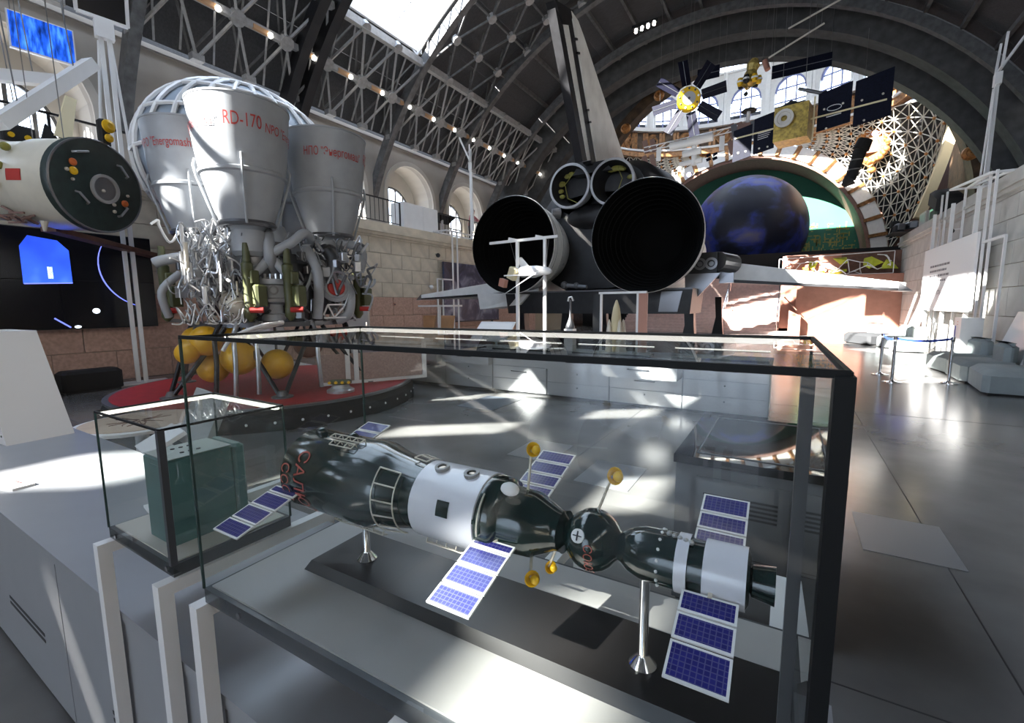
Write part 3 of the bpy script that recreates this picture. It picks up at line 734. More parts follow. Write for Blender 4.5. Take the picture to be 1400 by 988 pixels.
# big relief shield on the right pendentive
f = pend(1)
c0 = f(0.60, 0.52, 0.12)
em = thing('relief_shield', 'large bronze relief shield mounted on the white star lattice', 'relief', c0)
nrm = Vector((-0.45, -0.86, -0.1)).normalized()
rt = Vector((0, 0, 1)).cross(nrm).normalized()*-1; up_ = nrm.cross(rt)*-1
if up_.z < 0: up_ = -up_
bd = MB(); rnd = random.Random(11)
def e3(u, v, d): return rt*u+up_*v+nrm*d
out = [(-1.0, 1.25), (-.3, 1.1), (.45, 1.35), (.95, 1.0), (1.1, .3), (.9, -.55), (.45, -1.05), (0.1, -1.35), (-.35, -1.0), (-.85, -.6), (-1.05, .2)]
bd.prism([e3(u, v, 0) for u, v in out], nrm*0.25); bd.build('shield_plate', 'bronze', em)
for i in range(46):
    a = 2*PI*i/46; u, v = 0.9*math.cos(a), 0.1+1.05*math.sin(a)
    MB().sphere(e3(u+rnd.uniform(-.1, .1), v+rnd.uniform(-.1, .1), 0.28), rnd.uniform(.12, .22), 8, 5, (1, .8, 1)).build('leaf_boss', 'bronze', em, True)
MB().box(e3(0, 0.1, 0.32), (1.0, 0.2, 1.0)).build('centre_panel', 'brown_wall', em)
MB().sphere(e3(0.0, -1.55, 0.15), 0.28, 12, 8, (1, .6, .8)).build('pendant', 'bronze', em, True)
# cream edge beam of the side arch with a gilded wall beyond it
sb = MB(); prev = None
for i in range(13):
    t = i/12; a = rad(8+62*t); p = Vector((6.55-0.25*t, 36.2+0.2*t, 4.9+ (8.8)*math.sin(a)*0.95)) if False else Vector((6.2+1.15*math.sin(PI*t*0.5), 36.0, 6.6+6.2*t))
    if prev is not None: sb.bar(prev, p, 0.6, 0.45)
    prev = p
sb.build('edge_beam', 'cream_beam', end)
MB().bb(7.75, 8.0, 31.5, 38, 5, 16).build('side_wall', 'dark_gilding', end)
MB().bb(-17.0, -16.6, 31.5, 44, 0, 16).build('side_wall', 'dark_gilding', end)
# opaque closures behind
MB().bb(-22, 14, 47.0, 47.4, 0, 14.3).build('far_wall', 'brown_wall', end)
MB().bb(8.6, 9.0, 31.5, 47, 0, 17).build('outer_wall', 'brown_wall', end); MB().bb(-18.4, -18.0, 31.5, 47, 0, 17).build('outer_wall', 'brown_wall', end)
rf = MB()   # roof around the drum
A = [(dmap(5*i, 17.0, 0.8), dmap(5*i, 17.3, 0.8)) for i in range(73)]
def sq(u):
    a = rad(u); s_, c_ = math.sin(a), -math.cos(a); k = min(13.5/abs(s_) if abs(s_) > 1e-6 else 99, 9.8/abs(c_) if abs(c_) > 1e-6 else 99); return (DX+k*s_, DY+k*c_)
B = [(Vector((*sq(5*i), 17.0)), Vector((*sq(5*i), 17.3))) for i in range(73)]
rf.slab(A, B); rf.build('rotunda_roof', 'roof_sheet', end)
MB().bb(-19, 10, 31.2, 31.5, 15.9, 18).build('gable_top', 'rib_steel', end)

# ---- the giant globe
gl = thing('earth_globe', 'giant dark globe of the night Earth under the white coffered arch', 'globe', (-3.05, 40.2, 3.3))
MB().sphere((0, 0, 3.95), 4.0, 64, 40).build('sphere', 'earth_night', gl, True)
MB().lathe([(1.6, -3.3), (1.6, 0.05), (2.2, 0.1), (2.2, 0.5), (1.7, 0.7)], 32).build('pedestal', 'black_matte', gl)
# ---- black parapet of the mezzanine below it
mz = MB().bb(-14.5, 8.4, 35.2, 35.6, 0, 5.0); mz.bb(-14.5, 8.4, 35.2, 45, 4.0, 4.3); o = mz.build('trim_3', 'black_matte'); tag(o, kind='structure')
# spot lights on the lattice
for p in ((-7.55, 41.0, 12.3), (4.3, 40.2, 13.0)):
    sp = thing('spotlight', 'small violet-white spotlight fixed to the %s lattice' % ('right-hand white' if p[0] > 0 else 'shadowed left'), 'spotlight', p)
    MB().cyl((0, 0, 0), (-0.05, -0.3, -0.1), 0.16, n=10).build('housing', 'black_steel', sp)
    MB().sphere((-0.06, -0.34, -0.12), 0.17, 10, 6).build('lens', 'lamp_violet', sp)

# ================================================================== LOW WALLS, STAIRS, SCULPTURE AT THE FAR END
rw = MB().bb(0.3, 4.75, 29.2, 29.65, 0, 3.15).build('trim_4', 'red_wall'); tag(rw, kind='structure')
MB().bb(-0.35, 4.75, 30.2, 30.5, 0, 4.35).build('upper_panel', 'brown_wall', rw)
MB().bb(-0.45, 2.2, 29.7, 30.1, 0, 4.28).build('side_panel', 'red_wall', rw)
# pink stairway
st = MB(); stair = holder('trim_5', loc=(0, 0, 0))
for k in range(16):
    MB().bb(-9.5, 0.0, 29.4+0.30*k, 34.4, 0.17*k, 0.17*(k+1)-0.004).build('step', 'pink_stair', stair)
MB().bb(-9.5, 0.0, 34.0, 34.4, 2.7, 3.4).build('landing_wall', 'pink_stair', stair)
for y0_, x in ((29.3, -0.55), (29.3, -3.4)):
    h = thing('handrail', 'steel handrail climbing the pink stairs beside the red wall' if x > -1 else 'steel handrail climbing the middle of the pink stairs', 'handrail', (x, y0_, 0))
    for k in range(4):
        MB().cyl((0, 0.2+1.4*k, 0.17*(1+4.67*k) if k else 0.0), (0, 0.2+1.4*k, 1.0+0.79*k), 0.03, n=8).build('post', 'chrome', h)
    MB().tube([(0, 0.0, 0.95), (0, 4.4, 3.4)], 0.03).build('rail', 'chrome', h); MB().tube([(0, 0.1, 0.55), (0, 4.3, 2.9)], 0.02).build('mid_rail', 'chrome', h)
mat('copper_panel', (0.45, 0.22, 0.16), 0.5)
h = thing('stair_cheek', 'coppery red stair cheek with a dark handrail at the wall foot', 'stair cheek', (0.1, 28.6, 0))
MB().prism([(-0.1, 0, 0), (0.45, 0, 0), (0.45, 0, 1.05), (-0.1, 0, 1.35)], (0, 0.55, 0)).build('panel', 'copper_panel', h)
MB().tube([(-0.35, 0.1, 2.05), (-0.3, 0.05, 2.0), (0.25, 0.02, 1.35)], 0.03).build('rail', 'brown_wall', h)
# white rod sculpture with lime rocks on the ledge of the red wall
sc = thing('rod_sculpture', 'white rod lattice sculpture with lime green rocks above the red wall', 'sculpture', (2.3, 29.42, 3.15))
rnd = random.Random(5)
pts = [(rnd.uniform(-2.9, 2.0), rnd.uniform(-.25, .25), rnd.uniform(0.02, 1.0)) for i in range(46)]
for i in range(46):
    ds = sorted(range(46), key=lambda j: (Vector(pts[i])-Vector(pts[j])).length)[1:4]
    for j in ds:
        if j > i: MB().bar(pts[i], pts[j], 0.032).build('rod', 'white_paint', sc)
for p, q2 in (((-2.9, -.2, 0.02), (-2.9, -.2, .95)), ((-2.9, -.2, .95), (2.0, -.1, 1.1)), ((2.0, -.1, 1.1), (2.0, -.1, 0.02)), ((-2.9, -.2, 0.02), (2.0, -.1, 0.02))): MB().bar(p, q2, 0.03).build('rod', 'white_paint', sc)
for cx_, cz_, s_ in ((-1.3, .55, .45), (-0.2, .6, .42), (-0.9, .2, .35), (-.2, .25, .4), (1.2, .5, .5), (1.9, .4, .4), (-1.7, .3, .25)):
    k = MB(); vs = [(cx_+rnd.uniform(-1, 1)*s_, rnd.uniform(0, .25), max(0.01, cz_+rnd.uniform(-.8, .8)*s_)) for _ in range(9)]
    import bmesh
    bm = bmesh.new(); [bm.verts.new(v) for v in vs]; bmesh.ops.convex_hull(bm, input=bm.verts)
    me = bpy.data.meshes.new('rock'); bm.to_mesh(me); bm.free(); me.materials.append(MATS['lime_rock'])
    o = bpy.data.objects.new('rock', me); COL.objects.link(o); o.parent = sc
# ================================================================== FOREGROUND: COUNTER, GLASS CASES, STATION MODEL
ct = thing('display_counter', 'long grey display counter under the two glass cases', 'counter', (-2.5, 0.86, 0))
MB().bb(-2.45, 2.62, -0.345, 0.34, 0.02, 0.762).build('body', 'counter_grey', ct)
for i in range(4):
    x0 = -2.44+1.265*i; f = MB().bb(x0+0.004, x0+1.259, -0.36, -0.346, 0.05, 0.755).build('front_panel', 'counter_grey', ct)
    for k in range(2): MB().bb(x0+0.45, x0+0.98, -0.3615, -0.36, 0.30+0.03*k, 0.314+0.03*k).build('vent_slot', 'groove_dark', f)
MB().bb(-2.47, 2.64, -0.365, 0.36, 0.764, 0.80).build('worktop', 'counter_grey', ct)
cd_ = thing('caption_card', 'small white caption card with red heading lying on the counter', 'card', (-3.52, 0.63, 0.80), rad(8))
MB().bb(-0.08, 0.08, -0.045, 0.045, 0, 0.012).build('plate', 'paper', cd_)
b = MB(); b.bb(-0.065, 0.02, 0.012, 0.022, 0.0121, 0.0126); b.build('heading', 'letter_red', cd_)
b = MB(); [b.bb(-0.065, 0.06, -0.03+0.013*k, -0.024+0.013*k, 0.0121, 0.0126) for k in range(3)]; b.build('print_line', 'ink_grey', cd_)

def leg_frame(name, label, x, y0, y1, ztop, w=0.034):
    h = thing(name, label, 'support', (x, y0, 0))
    MB().bb(-w/2, w/2, -w/2, w/2, 0, ztop).build('leg', 'white_paint', h)
    MB().bb(-w/2, w/2, w/2, y1-y0, ztop-w, ztop).build('arm', 'white_paint', h)
    MB().bb(-w/2, w/2, y1-y0, y1-y0+w, 0, ztop).build('leg', 'white_paint', h)
    MB().bb(-0.05, 0.05, -0.04, 0.04, 0, 0.012).build('foot_plate', 'white_paint', h)
leg_frame('case_support', 'white support frame under the instrument case at the end away from the station case', -1.765, 0.474, 1.25, 1.036)
leg_frame('case_support', 'white support frame under the instrument case next to the station case', -1.362, 0.474, 1.25, 1.036)
leg_frame('case_support', 'white support frame under the blunt end of the station model case', -1.152, 0.470, 1.25, 1.056)
leg_frame('case_support', 'white support frame under the middle of the station model case', -0.52, 0.474, 1.25, 1.056)
leg_frame('case_support', 'white support frame under the nozzle end of the station model case', 0.02, 0.474, 1.25, 1.056)

def glass_case(name, label, loc, rz, w, d, z0, z1, tray_t, strip, frame_m='case_black', lining='tray_board'):
    h = thing(name, label, 'showcase', loc, rz)
    MB().bb(0, w, 0, d, z0, z0+tray_t).build('tray', 'edge_band', h)
    MB().bb(0.012, w-0.012, 0.012, d-0.012, z0+tray_t, z0+tray_t+0.004).build('tray_lining', lining, h)
    zt = z0+tray_t
    for nm, pts in (('front_pane', ((0, 0), (w, 0))), ('back_pane', ((0, d), (w, d))), ('side_pane', ((0, 0), (0, d))), ('side_pane', ((w, 0), (w, d)))):
        (ax, ay), (bx, by) = pts
        MB().add([(ax, ay, z0+0.006), (bx, by, z0+0.006), (bx, by, z1), (ax, ay, z1)], [(0, 1, 2, 3)]).build(nm, 'case_glass', h)
    MB().add([(0, 0, z1), (w, 0, z1), (w, d, z1), (0, d, z1)], [(0, 1, 2, 3)]).build('top_pane', 'case_glass', h)
    e = 0.0035
    for a, b in (((0, 0), (w, 0)), ((w, 0), (w, d)), ((w, d), (0, d)), ((0, d), (0, 0))):
        MB().bar((*a, z1+0.0005), (*b, z1+0.0005), 0.005, 0.006).build('glass_edge', frame_m, h)
    for (x, y) in ((0, 0), (w, 0), (w, d), (0, d)): MB().bar((x, y, zt), (x, y, z1), 0.005).build('glass_edge', 'glass_edge', h)
    for fx in (0.12, 0.92):
        MB().cyl((w*fx, -0.004, z0+tray_t*.5), (w*fx, 0.0, z0+tray_t*.5), 0.007, n=10).build('screw', 'chrome', h)
    for a, b in strip: MB().bar((a[0], a[1], z1-0.007), (b[0], b[1], z1-0.007), 0.014, 0.010).build('light_strip', 'led_strip', h)
    return h
W_, D_ = 1.196, 0.506
big = glass_case('glass_showcase', 'large glass showcase holding the space station model', (-1.145, 0.478, 0), rad(1.2), W_, D_, 1.056, 1.684, 0.036,
                 [((0.02, D_-0.01), (W_-0.02, D_-0.01)), ((0.012, 0.10), (0.012, D_-0.02))])
mat('case_post', (0.05, 0.053, 0.06), 0.55)
MB().bar((W_-0.004, 0.004, 1.092), (W_-0.004, 0.004, 1.684), 0.024, 0.016).build('corner_post', 'case_black', big)
MB().bar((W_-0.03, 0.03, 1.092), (W_-0.03, 0.03, 1.684), 0.014, 0.012).build('corner_bracket', 'case_post', big)
MB().bar((0, 0.0, 1.686), (W_, 0.0, 1.686), 0.006, 0.007).build('front_rail', 'case_black', big)
mat('beige_lining', (0.55, 0.52, 0.47), 0.6)
small = glass_case('glass_showcase', 'small glass showcase holding the teal instrument box', (-1.784, 0.500, 0), 0, 0.424, 0.335, 1.036, 1.438, 0.034,
                   [((0.01, 0.01), (0.01, 0.325)), ((0.02, 0.325), (0.41, 0.325))], lining='beige_lining')
MB().bar((0.424-0.003, 0.003, 1.07), (0.424-0.003, 0.003, 1.438), 0.016, 0.014).build('corner_bracket', 'case_post', small)

# ---- the teal instrument box
bx = thing('instrument_box', 'teal metal instrument box with connectors inside the small glass case', 'instrument', (-1.535, 0.545, 1.074))
MB().bevbox((0, 0.09, 0.125), (0.15, 0.18, 0.25), 0.006).build('body', 'teal_box', bx)
MB().bevbox((0.0, 0.197, 0.125), (0.158, 0.035, 0.252), 0.008).build('rear_cover', 'teal_box', bx)
MB().bb(-0.073, 0.073, 0.003, 0.176, 0.2502, 0.2525).build('lid', 'teal_lid', bx)
for k in range(3):
    for j in range(2): MB().cyl((-0.03+0.06*j, 0.06+0.022*k, 0.2525), (-0.03+0.06*j, 0.06+0.022*k, 0.2545), 0.006, n=8).build('rivet', 'groove_dark', bx)
for k, m in enumerate(('yellow_paint', 'pipe_dark', 'pipe_dark', 'yellow_paint')):
    z = 0.20-0.036*k; c = MB().cyl((-0.076, 0.055, z), (-0.098, 0.055, z), 0.014, n=12).build('connector', m, bx)
    MB().cyl((-0.098, 0.055, z), (-0.102, 0.055, z), 0.009, n=10).build('socket', 'pipe_silver' if m == 'pipe_dark' else 'brown_wall', c)
MB().bb(-0.02, 0.05, -0.002, 0.0, 0.02, 0.23).build('front_plate', 'teal_box', bx)

# ---- white tripod lectern standing on the counter behind the small case
le = thing('info_stand', 'white angled caption stand on the counter behind the small case', 'stand', (-2.46, 0.93, 0.80), rad(-10))
MB().bb(-0.12, 0.12, -0.09, 0.09, 0, 0.012).build('base', 'white_paint', le)
for x in (-0.09, 0.09): MB().cyl((x, -0.05, 0.012), (x, -0.05, 0.018), 0.008, n=8).build('screw', 'groove_dark', le)
MB().bb(-0.05, 0.05, -0.03, 0.03, 0.012, 0.30).build('column', 'white_paint', le)
MB().box((0.0, -0.02, 0.34), (0.22, 0.17, 0.02), Matrix.Rotation(rad(28), 3, 'X')).build('plate', 'white_paint', le)
MB().box((0.12, 0.12, 0.43), (0.40, 0.03, 0.26), Matrix.Rotation(rad(-24), 3, 'X')).build('panel', 'drawer_grey', le)

# ---- big white slanted exhibit frame on the left end of the counter
fr = thing('exhibit_stand', 'big white slanted box stand at the counter end', 'stand', (-4.75, 0.98, 0.80), rad(4))
def slant(x, z): return (x-0.58*z, z)
for y, nm in ((-0.17, 'side_panel'), (0.17, 'side_panel')):
    P = [slant(-0.42, 0), slant(0.12, 0), slant(0.12, 0.78), slant(-0.42, 0.78)]; Q = [slant(-0.33, .10), slant(0.03, .10), slant(0.03, .68), slant(-0.33, .68)]
    if nm == 'side_panel' and y < 0:
        A = [(Vector((p[0], y-0.012, p[1])), Vector((p[0], y+0.012, p[1]))) for p in P+P[:1]]; B = [(Vector((p[0], y-0.012, p[1])), Vector((p[0], y+0.012, p[1]))) for p in Q+Q[:1]]
        MB().slab(A, B).build(nm, 'white_gloss', fr)
    else: MB().prism([(p[0], y-0.012, p[1]) for p in P], (0, 0.024, 0)).build(nm, 'white_gloss', fr)
def pl(x0, z0, x1, z1, t=0.012): return MB().prism([(x0, -0.158, z0), (x1, -0.158, z1), (x1-t*.5, -0.158, z1-t), (x0-t*.5, -0.158, z0-t)], (0, 0.316, 0))
a_, b_ = slant(0.12, 0), slant(0.12, 0.78); MB().prism([(a_[0], -0.158, a_[1]), (b_[0], -0.158, b_[1]), (b_[0]-0.02, -0.158, b_[1]), (a_[0]-0.02, -0.158, a_[1])], (0, 0.316, 0)).build('outer_panel', 'white_gloss', fr)
a_, b_ = slant(-0.42, 0), slant(-0.42, 0.78); MB().prism([(a_[0], -0.158, a_[1]), (b_[0], -0.158, b_[1]), (b_[0]+0.02, -0.158, b_[1]), (a_[0]+0.02, -0.158, a_[1])], (0, 0.316, 0)).build('inner_panel', 'white_gloss', fr)
a_, b_ = slant(-0.40, 0.77), slant(0.10, 0.77); MB().bb(a_[0], b_[0], -0.158, 0.158, 0.755, 0.775).build('top_panel', 'white_gloss', fr)
MB().bb(-0.40, 0.10, -0.158, 0.158, 0.004, 0.02).build('bottom_panel', 'white_gloss', fr)
for z in (0.06, 0.62):
    p = slant(0.085, z); MB().cyl((p[0], -0.183, p[1]), (p[0], -0.186, p[1]), 0.008, n=8).build('screw', 'edge_band', fr)
# ---- beige drawing board model behind the counter end
db = thing('relief_table', 'low round table with a beige relief plan of dark branching lines', 'table', (-5.7, 1.95, 0.55), rad(5))
MB().lathe([(.25, -.55), (.25, -.53), (.06, -.50), (.06, 0), (.001, 0)], 24).build('pedestal', 'white_paint', db)
mat('beige_board', (0.55, 0.43, 0.33), 0.7, var=0.08)
MB().lathe([(0.001, 0), (0.55, 0), (0.55, 0.03), (0.53, 0.035), (0.001, 0.035)], 36).build('board', 'white_paint', db)
MB().lathe([(0.001, 0.036), (0.49, 0.036), (0.49, 0.042), (0.001, 0.042)], 36).build('ground', 'beige_board', db)
rnd = random.Random(2)
b = MB()
for i in range(14):
    a = rnd.uniform(0, 6.28); p = [(0.03*math.cos(a), 0.03*math.sin(a), 0.045)]
    for k in range(4): a += rnd.uniform(-.5, .5); p.append((p[-1][0]+0.06*math.cos(a), p[-1][1]+0.06*math.sin(a), 0.045))
    b.tube(p, 0.004, 5)
tag(b.build('branch_lines', 'brown_wall', db), kind='stuff')

# ---- the station model: large module, white working section, docked ferry craft
U = 0.75
sm = thing('station_model', 'dark green and white space station model with blue solar wings on a black plinth', 'model', (-0.56, 0.735, 1.0965), rad(1.0))
def mx(X): return (X+0.75)*U
def rings(b, prof, n=40): return b.lathe([(max(1e-4, r*U), mx(X)) for X, r in prof], n, (0, 0, AXZ), (1, 0, 0))
AXZ = 0.232
pb = MB(); A = [(-0.445, -0.085), (0.60, -0.085), (0.60, 0.115), (-0.445, 0.115)]; B = [(-0.432, -0.072), (0.588, -0.072), (0.588, 0.102), (-0.432, 0.102)]
pb.add([(x, y, 0.0) for x, y in A]+[(x, y, 0.022) for x, y in B], [(3, 2, 1, 0), (4, 5, 6, 7)]+[(i, (i+1) % 4, 4+(i+1) % 4, 4+i) for i in range(4)])
pb.build('plinth', 'plinth_black', sm)
for x, top in ((-0.312, 0.125), (0.375, 0.19)):
    s_ = MB().lathe([(0.001, 0.022), (0.024, 0.022), (0.024, 0.026), (0.011, 0.042), (0.0085, 0.046), (0.0085, top), (0.001, top)], 20, (x, 0.0, 0)).build('pillar', 'chrome', sm, True)
big_m = rings(MB(), [(-1.49, 0.0), (-1.49, .055), (-1.485, .075), (-1.455, .078), (-1.45, .085), (-1.42, .126), (-1.405, .135), (-1.08, .135), (-1.02, .118), (-0.90, .098), (-0.875, .098)]).build('main_module', 'model_green', sm, True)
MB().lathe([(0.02*U, 0), (0.045*U, 0), (0.045*U, -0.012), (0.02*U, -0.006), (0.001, -0.006)], 20, (mx(-1.49), 0, AXZ), (1, 0, 0)).build('rear_port', 'model_grey', big_m)
wh = rings(MB(), [(-0.875, .1), (-0.872, .108), (-0.66, .108), (-0.657, .1)]).build('white_section', 'model_white', sm, True)
neck = rings(MB(), [(-0.657, .105), (-0.62, .105), (-0.61, .100), (-0.60, .086), (-0.53, .082), (-0.475, .055), (-0.465, .05), (-0.455, .05), (-0.45, .036)]).build('transfer_section', 'model_green', sm, True)
orb = rings(MB(), [(-0.452, .04), (-0.447, .052)]+[(-0.375-0.07*math.cos(PI*k/12), max(.03, .073*math.sin(PI*k/12))) for k in range(1, 12)]+[(-0.305, .03)]).build('orbital_module', 'model_green', sm, True)
dsc = rings(MB(), [(-0.31, .03), (-0.303, .036), (-0.282, .050), (-0.255, .058), (-0.20, .060), (-0.175, .060), (-0.17, .056), (-0.125, .056), (-0.12, .060), (-0.045, .061), (-0.04, .05)]).build('ferry_module', 'model_green', sm, True)
for x0, x1 in ((-0.18, -0.155), (-0.125, -0.045)): rings(MB(), [(x0, .0625), (x1, .0632)]).build('radiator_band', 'model_white', dsc, True)
rings(MB(), [(-0.04, .022), (-0.035, .032), (0.005, .038), (0.005, .035), (-0.025, .02)]).build('engine_nozzle', 'model_green', sm, True)
def surf(X, r, ang):   # point on the hull, angle from the top towards the viewer (-y)
    return Vector((mx(X), -r*U*math.sin(ang), AXZ+r*U*math.cos(ang)))
# red lettering running down the hull
def wrap(x0, r, ang0):
    return lambda u, v: tuple(Vector((x0+v, 0, 0))+Vector((0, -(r*U+0.0012)*math.sin(ang0+u/(r*U)), AXZ+(r*U+0.0012)*math.cos(ang0+u/(r*U)))))
text_part('lettering', 'САЛЮТ', 0.052, wrap(mx(-1.315), .135, rad(94)), 'model_red', big_m, 0.92)
text_part('lettering', 'СССР', 0.040, wrap(mx(-1.385), .135, rad(94)), 'model_red', big_m, 0.92)
text_part('lettering', 'СОЮЗ', 0.022, wrap(mx(-0.365), .072, rad(105)), 'model_red', orb, 0.9)
# portholes and marks on the white section
for X in (-0.815, -0.715):
    p = surf(X, .108, rad(12)); d = Vector((0, -math.sin(rad(12)), math.cos(rad(12))))
    q0 = MB().lathe([(0.001, .001), (.010, .001), (.010, .006), (.016, .006), (.016, -.002)], 18, p, d).build('porthole', 'model_grey', wh)
    MB().cyl(p+d*.001, p+d*.003, 0.0105, n=14).build('porthole_glass', 'gloss_black', q0)
def patch(b, X0, X1, r, a0, a1, lift=.0012):
    A = [surf(X0, r+lift/U, a0+(a1-a0)*i/6) for i in range(7)]; B = [surf(X1, r+lift/U, a0+(a1-a0)*i/6) for i in range(7)]
    return b.add(A+B, [(i, i+1, 8+i, 7+i) for i in range(6)])
patch(MB(), -0.775, -0.735, .108, rad(62), rad(84)).build('hatch_window', 'model_green', wh)
patch(MB(), -0.67, -0.62, .106, rad(76), rad(82)).build('stripe_mark', 'model_green', wh); patch(MB(), -0.67, -0.62, .106, rad(118), rad(123)).build('stripe_mark', 'model_green', wh)
q0 = surf(-0.39, .0725, rad(62)); d = Vector((-.1, -math.sin(rad(62)), math.cos(rad(62))))
MB().lathe([(0.001, .002), (.012, .002), (.012, -.002)], 18, q0, d).build('docking_target', 'paper', orb)
cr = MB(); t1 = Vector((1, 0, 0)); t2 = d.cross(t1).normalized(); cr.bar(q0+d*.003-t1*.008, q0+d*.003+t1*.008, .0025, .001); cr.bar(q0+d*.003-t2*.008, q0+d*.003+t2*.008, .0025, .001); cr.build('docking_cross', 'ink_dark', orb)
# hand rails: thin ladders wrapped on the hull
def ladder(X0, X1, r, a0, a1, n, parent, lift=.008):
    h = MB(); k = 14
    for X, rr in ((X0, r[0]), (X1, r[1])): h.tube([surf(X, rr+lift/U, a0+(a1-a0)*i/k) for i in range(k+1)], .0016, 5)
    for i in range(n+1):
        a = a0+(a1-a0)*i/n; h.bar(surf(X0, r[0]+lift/U, a), surf(X1, r[1]+lift/U, a), .0025)
    return h.build('hand_rail', 'fine_rail', parent)
ladder(-1.0, -0.925, (.114, .104), rad(40), rad(150), 5, big_m)
ladder(-0.93, -0.885, (.104, .099), rad(-40), rad(5), 3, big_m)
def rail_line(X0, X1, r, a, n, parent, lift=.010, w=.010):
    h = MB()
    p0, p1 = surf(X0, r+lift/U, a), surf(X1, r+lift/U, a); h.tube([p0, p1], .0016, 5)
    q0, q1 = surf(X0, r+lift/U, a+rad(8)), surf(X1, r+lift/U, a+rad(8)); h.tube([q0, q1], .0016, 5)
    for i in range(n+1):
        t = i/n; h.bar(p0.lerp(p1, t), q0.lerp(q1, t), .002); h.bar(p0.lerp(p1, t), surf(X0+(X1-X0)*t, r, a), .002)
    return h.build('hand_rail', 'fine_rail', parent)
rail_line(-1.26, -1.12, .135, rad(10), 4, big_m); rail_line(-1.23, -1.13, .135, rad(22), 3, big_m); rail_line(-1.25, -1.03, .132, rad(158), 5, big_m)
rail_line(-0.85, -0.68, .108, rad(150), 5, wh)
h = MB(); h.tube([surf(-0.64, .114, rad(40)+rad(55)*i/8) for i in range(9)], .002, 5); h.build('hand_rail', 'fine_rail', neck)
for X, a in ((-1.20, 2), (-1.35, 4)):
    MB().sphere(surf(X, .137, rad(a)), .014, 12, 8, (1.2, 1, .8)).build('sensor_pod', 'model_green', big_m, True)
MB().sphere(surf(-1.44, .115, rad(120)), .016, 12, 8).build('thruster_pod', 'pipe_dark', big_m, True)
k_ = MB().cyl(surf(-0.59, .083, rad(20)), surf(-0.59, .104, rad(20)), .006, n=8).build('tank_arm', 'white_paint', neck)
MB().sphere(surf(-0.58, .112, rad(25)), .013, 12, 8, (1.5, 1, 1)).build('tank', 'white_paint', neck, True)
# beacons along the ferry
for i in range(9): MB().sphere(surf(-0.215, .0605, rad(-40+22*i)), .0028, 6, 4).build('beacon', 'paper', dsc)
for i in range(5): MB().sphere(surf(-0.20+0.012*i, .062, rad(5+3*i)), .0045, 8, 5).build('valve', 'pipe_silver', dsc)
# solar wings: framed leaves of cells in a plane rolled about the axis
ROLL = rad(17)
def wing(X, side, t0, leaves, chord, parent, lab):
    h = None; t = t0
    Rm = Matrix.Rotation(ROLL, 3, 'X')
    root = bpy.data.objects.new('solar_wing', None); COL.objects.link(root); root.parent = parent; root.location = (mx(X), 0, AXZ); root.rotation_euler = (ROLL, 0, 0); root.empty_display_size = 0.02; PM[root.name] = Matrix()
    arm = MB(); arm.bar((0, side*0.02, 0), (0, side*(t0*U+0.004), 0), .006); arm.build('wing_arm', 'fine_rail', root)
    for L in leaves:
        c = (0, side*(t+L/2)*U, 0)
        l = MB().box((0, 0, 0), (chord*U, L*U*0.985, .0035)).build('leaf_frame', 'paper', root); l.location = c
        # only three levels: cells are a sibling mesh set into the frame
        for s_ in (1, -1):
            q = MB().add([(-chord*U/2+.0035, -L*U/2+.004, 0), (chord*U/2-.0035, -L*U/2+.004, 0), (chord*U/2-.0035, L*U/2-.004, 0), (-chord*U/2+.0035, L*U/2-.004, 0)], [(0, 1, 2, 3) if s_ > 0 else (3, 2, 1, 0)])
            o = q.build('solar_cells', 'solar_cells', root); o.location = (c[0], c[1], s_*.0019)
        t += L+.004
    return root
wing(-1.39, -1, .125, (.03, .06, .06, .055), .125, sm, 'a'); wing(-1.39, 1, .125, (.05, .06, .06), .125, sm, 'b')
wing(-0.60, -1, .09, (.028, .056, .056, .056), .115, sm, 'c'); wing(-0.60, 1, .09, (.05, .05, .055, .055), .115, sm, 'd')
wing(-0.107, -1, .07, (.05, .058, .075), .105, sm, 'e'); wing(-0.107, 1, .07, (.045, .055, .065), .105, sm, 'f')
# yellow docking antennas on thin struts
def dish(p0, p1, s_):
    a = MB().cyl(p0, p1, .0028, n=6).build('antenna_mast', 'fine_rail', sm)
    MB().lathe([(.001, 0), (.010*s_, .002), (.015*s_, .010), (.013*s_, .010), (.006*s_, .004)], 14, p1, (Vector((.7, -.6, .3)))).build('antenna_dish', 'yellow_paint', a, True)
    MB().sphere(Vector(p1)+Vector((.012, -.004, .002)), .009*s_, 10, 7).build('antenna_feed', 'yellow_paint', a, True)
dish(surf(-0.56, .08, rad(-8)), surf(-0.57, .185, rad(-16)), 1.0); dish(surf(-0.37, .07, rad(-14)), surf(-0.35, .155, rad(-22)), 1.1)
dish(surf(-0.53, .08, rad(160)), surf(-0.515, .125, rad(150)), 1.0); dish(surf(-0.47, .05, rad(165)), surf(-0.49, .10, rad(175)), 0.8)
# ================================================================== THE ORBITER SEEN FROM ITS TAIL
XO = -4.85
orb_ = thing('spaceplane', 'black and white winged spaceplane showing its tail fin and two huge black engine bells', 'spaceplane', (XO, 11.0, 0))
def loft(secs, n=36):
    """secs: list of (y, cx, cz, halfwidth, halfheight, power) superellipse sections"""
    b = MB(); vs = []; fs = []
    for y, cx, cz, w, h, p in secs:
        for i in range(n):
            a = 2*PI*i/n; c, s_ = math.cos(a), math.sin(a)
            vs.append((cx+w*math.copysign(abs(c)**(2/p), c), y, cz+h*math.copysign(abs(s_)**(2/p), s_)))
    for k in range(len(secs)-1):
        for i in range(n): j = (i+1) % n; fs.append((k*n+i, k*n+j, (k+1)*n+j, (k+1)*n+i))
    fs += [tuple(range(n)), tuple(range(len(secs)*n-1, (len(secs)-1)*n-1, -1))]
    return b.add(vs, fs)
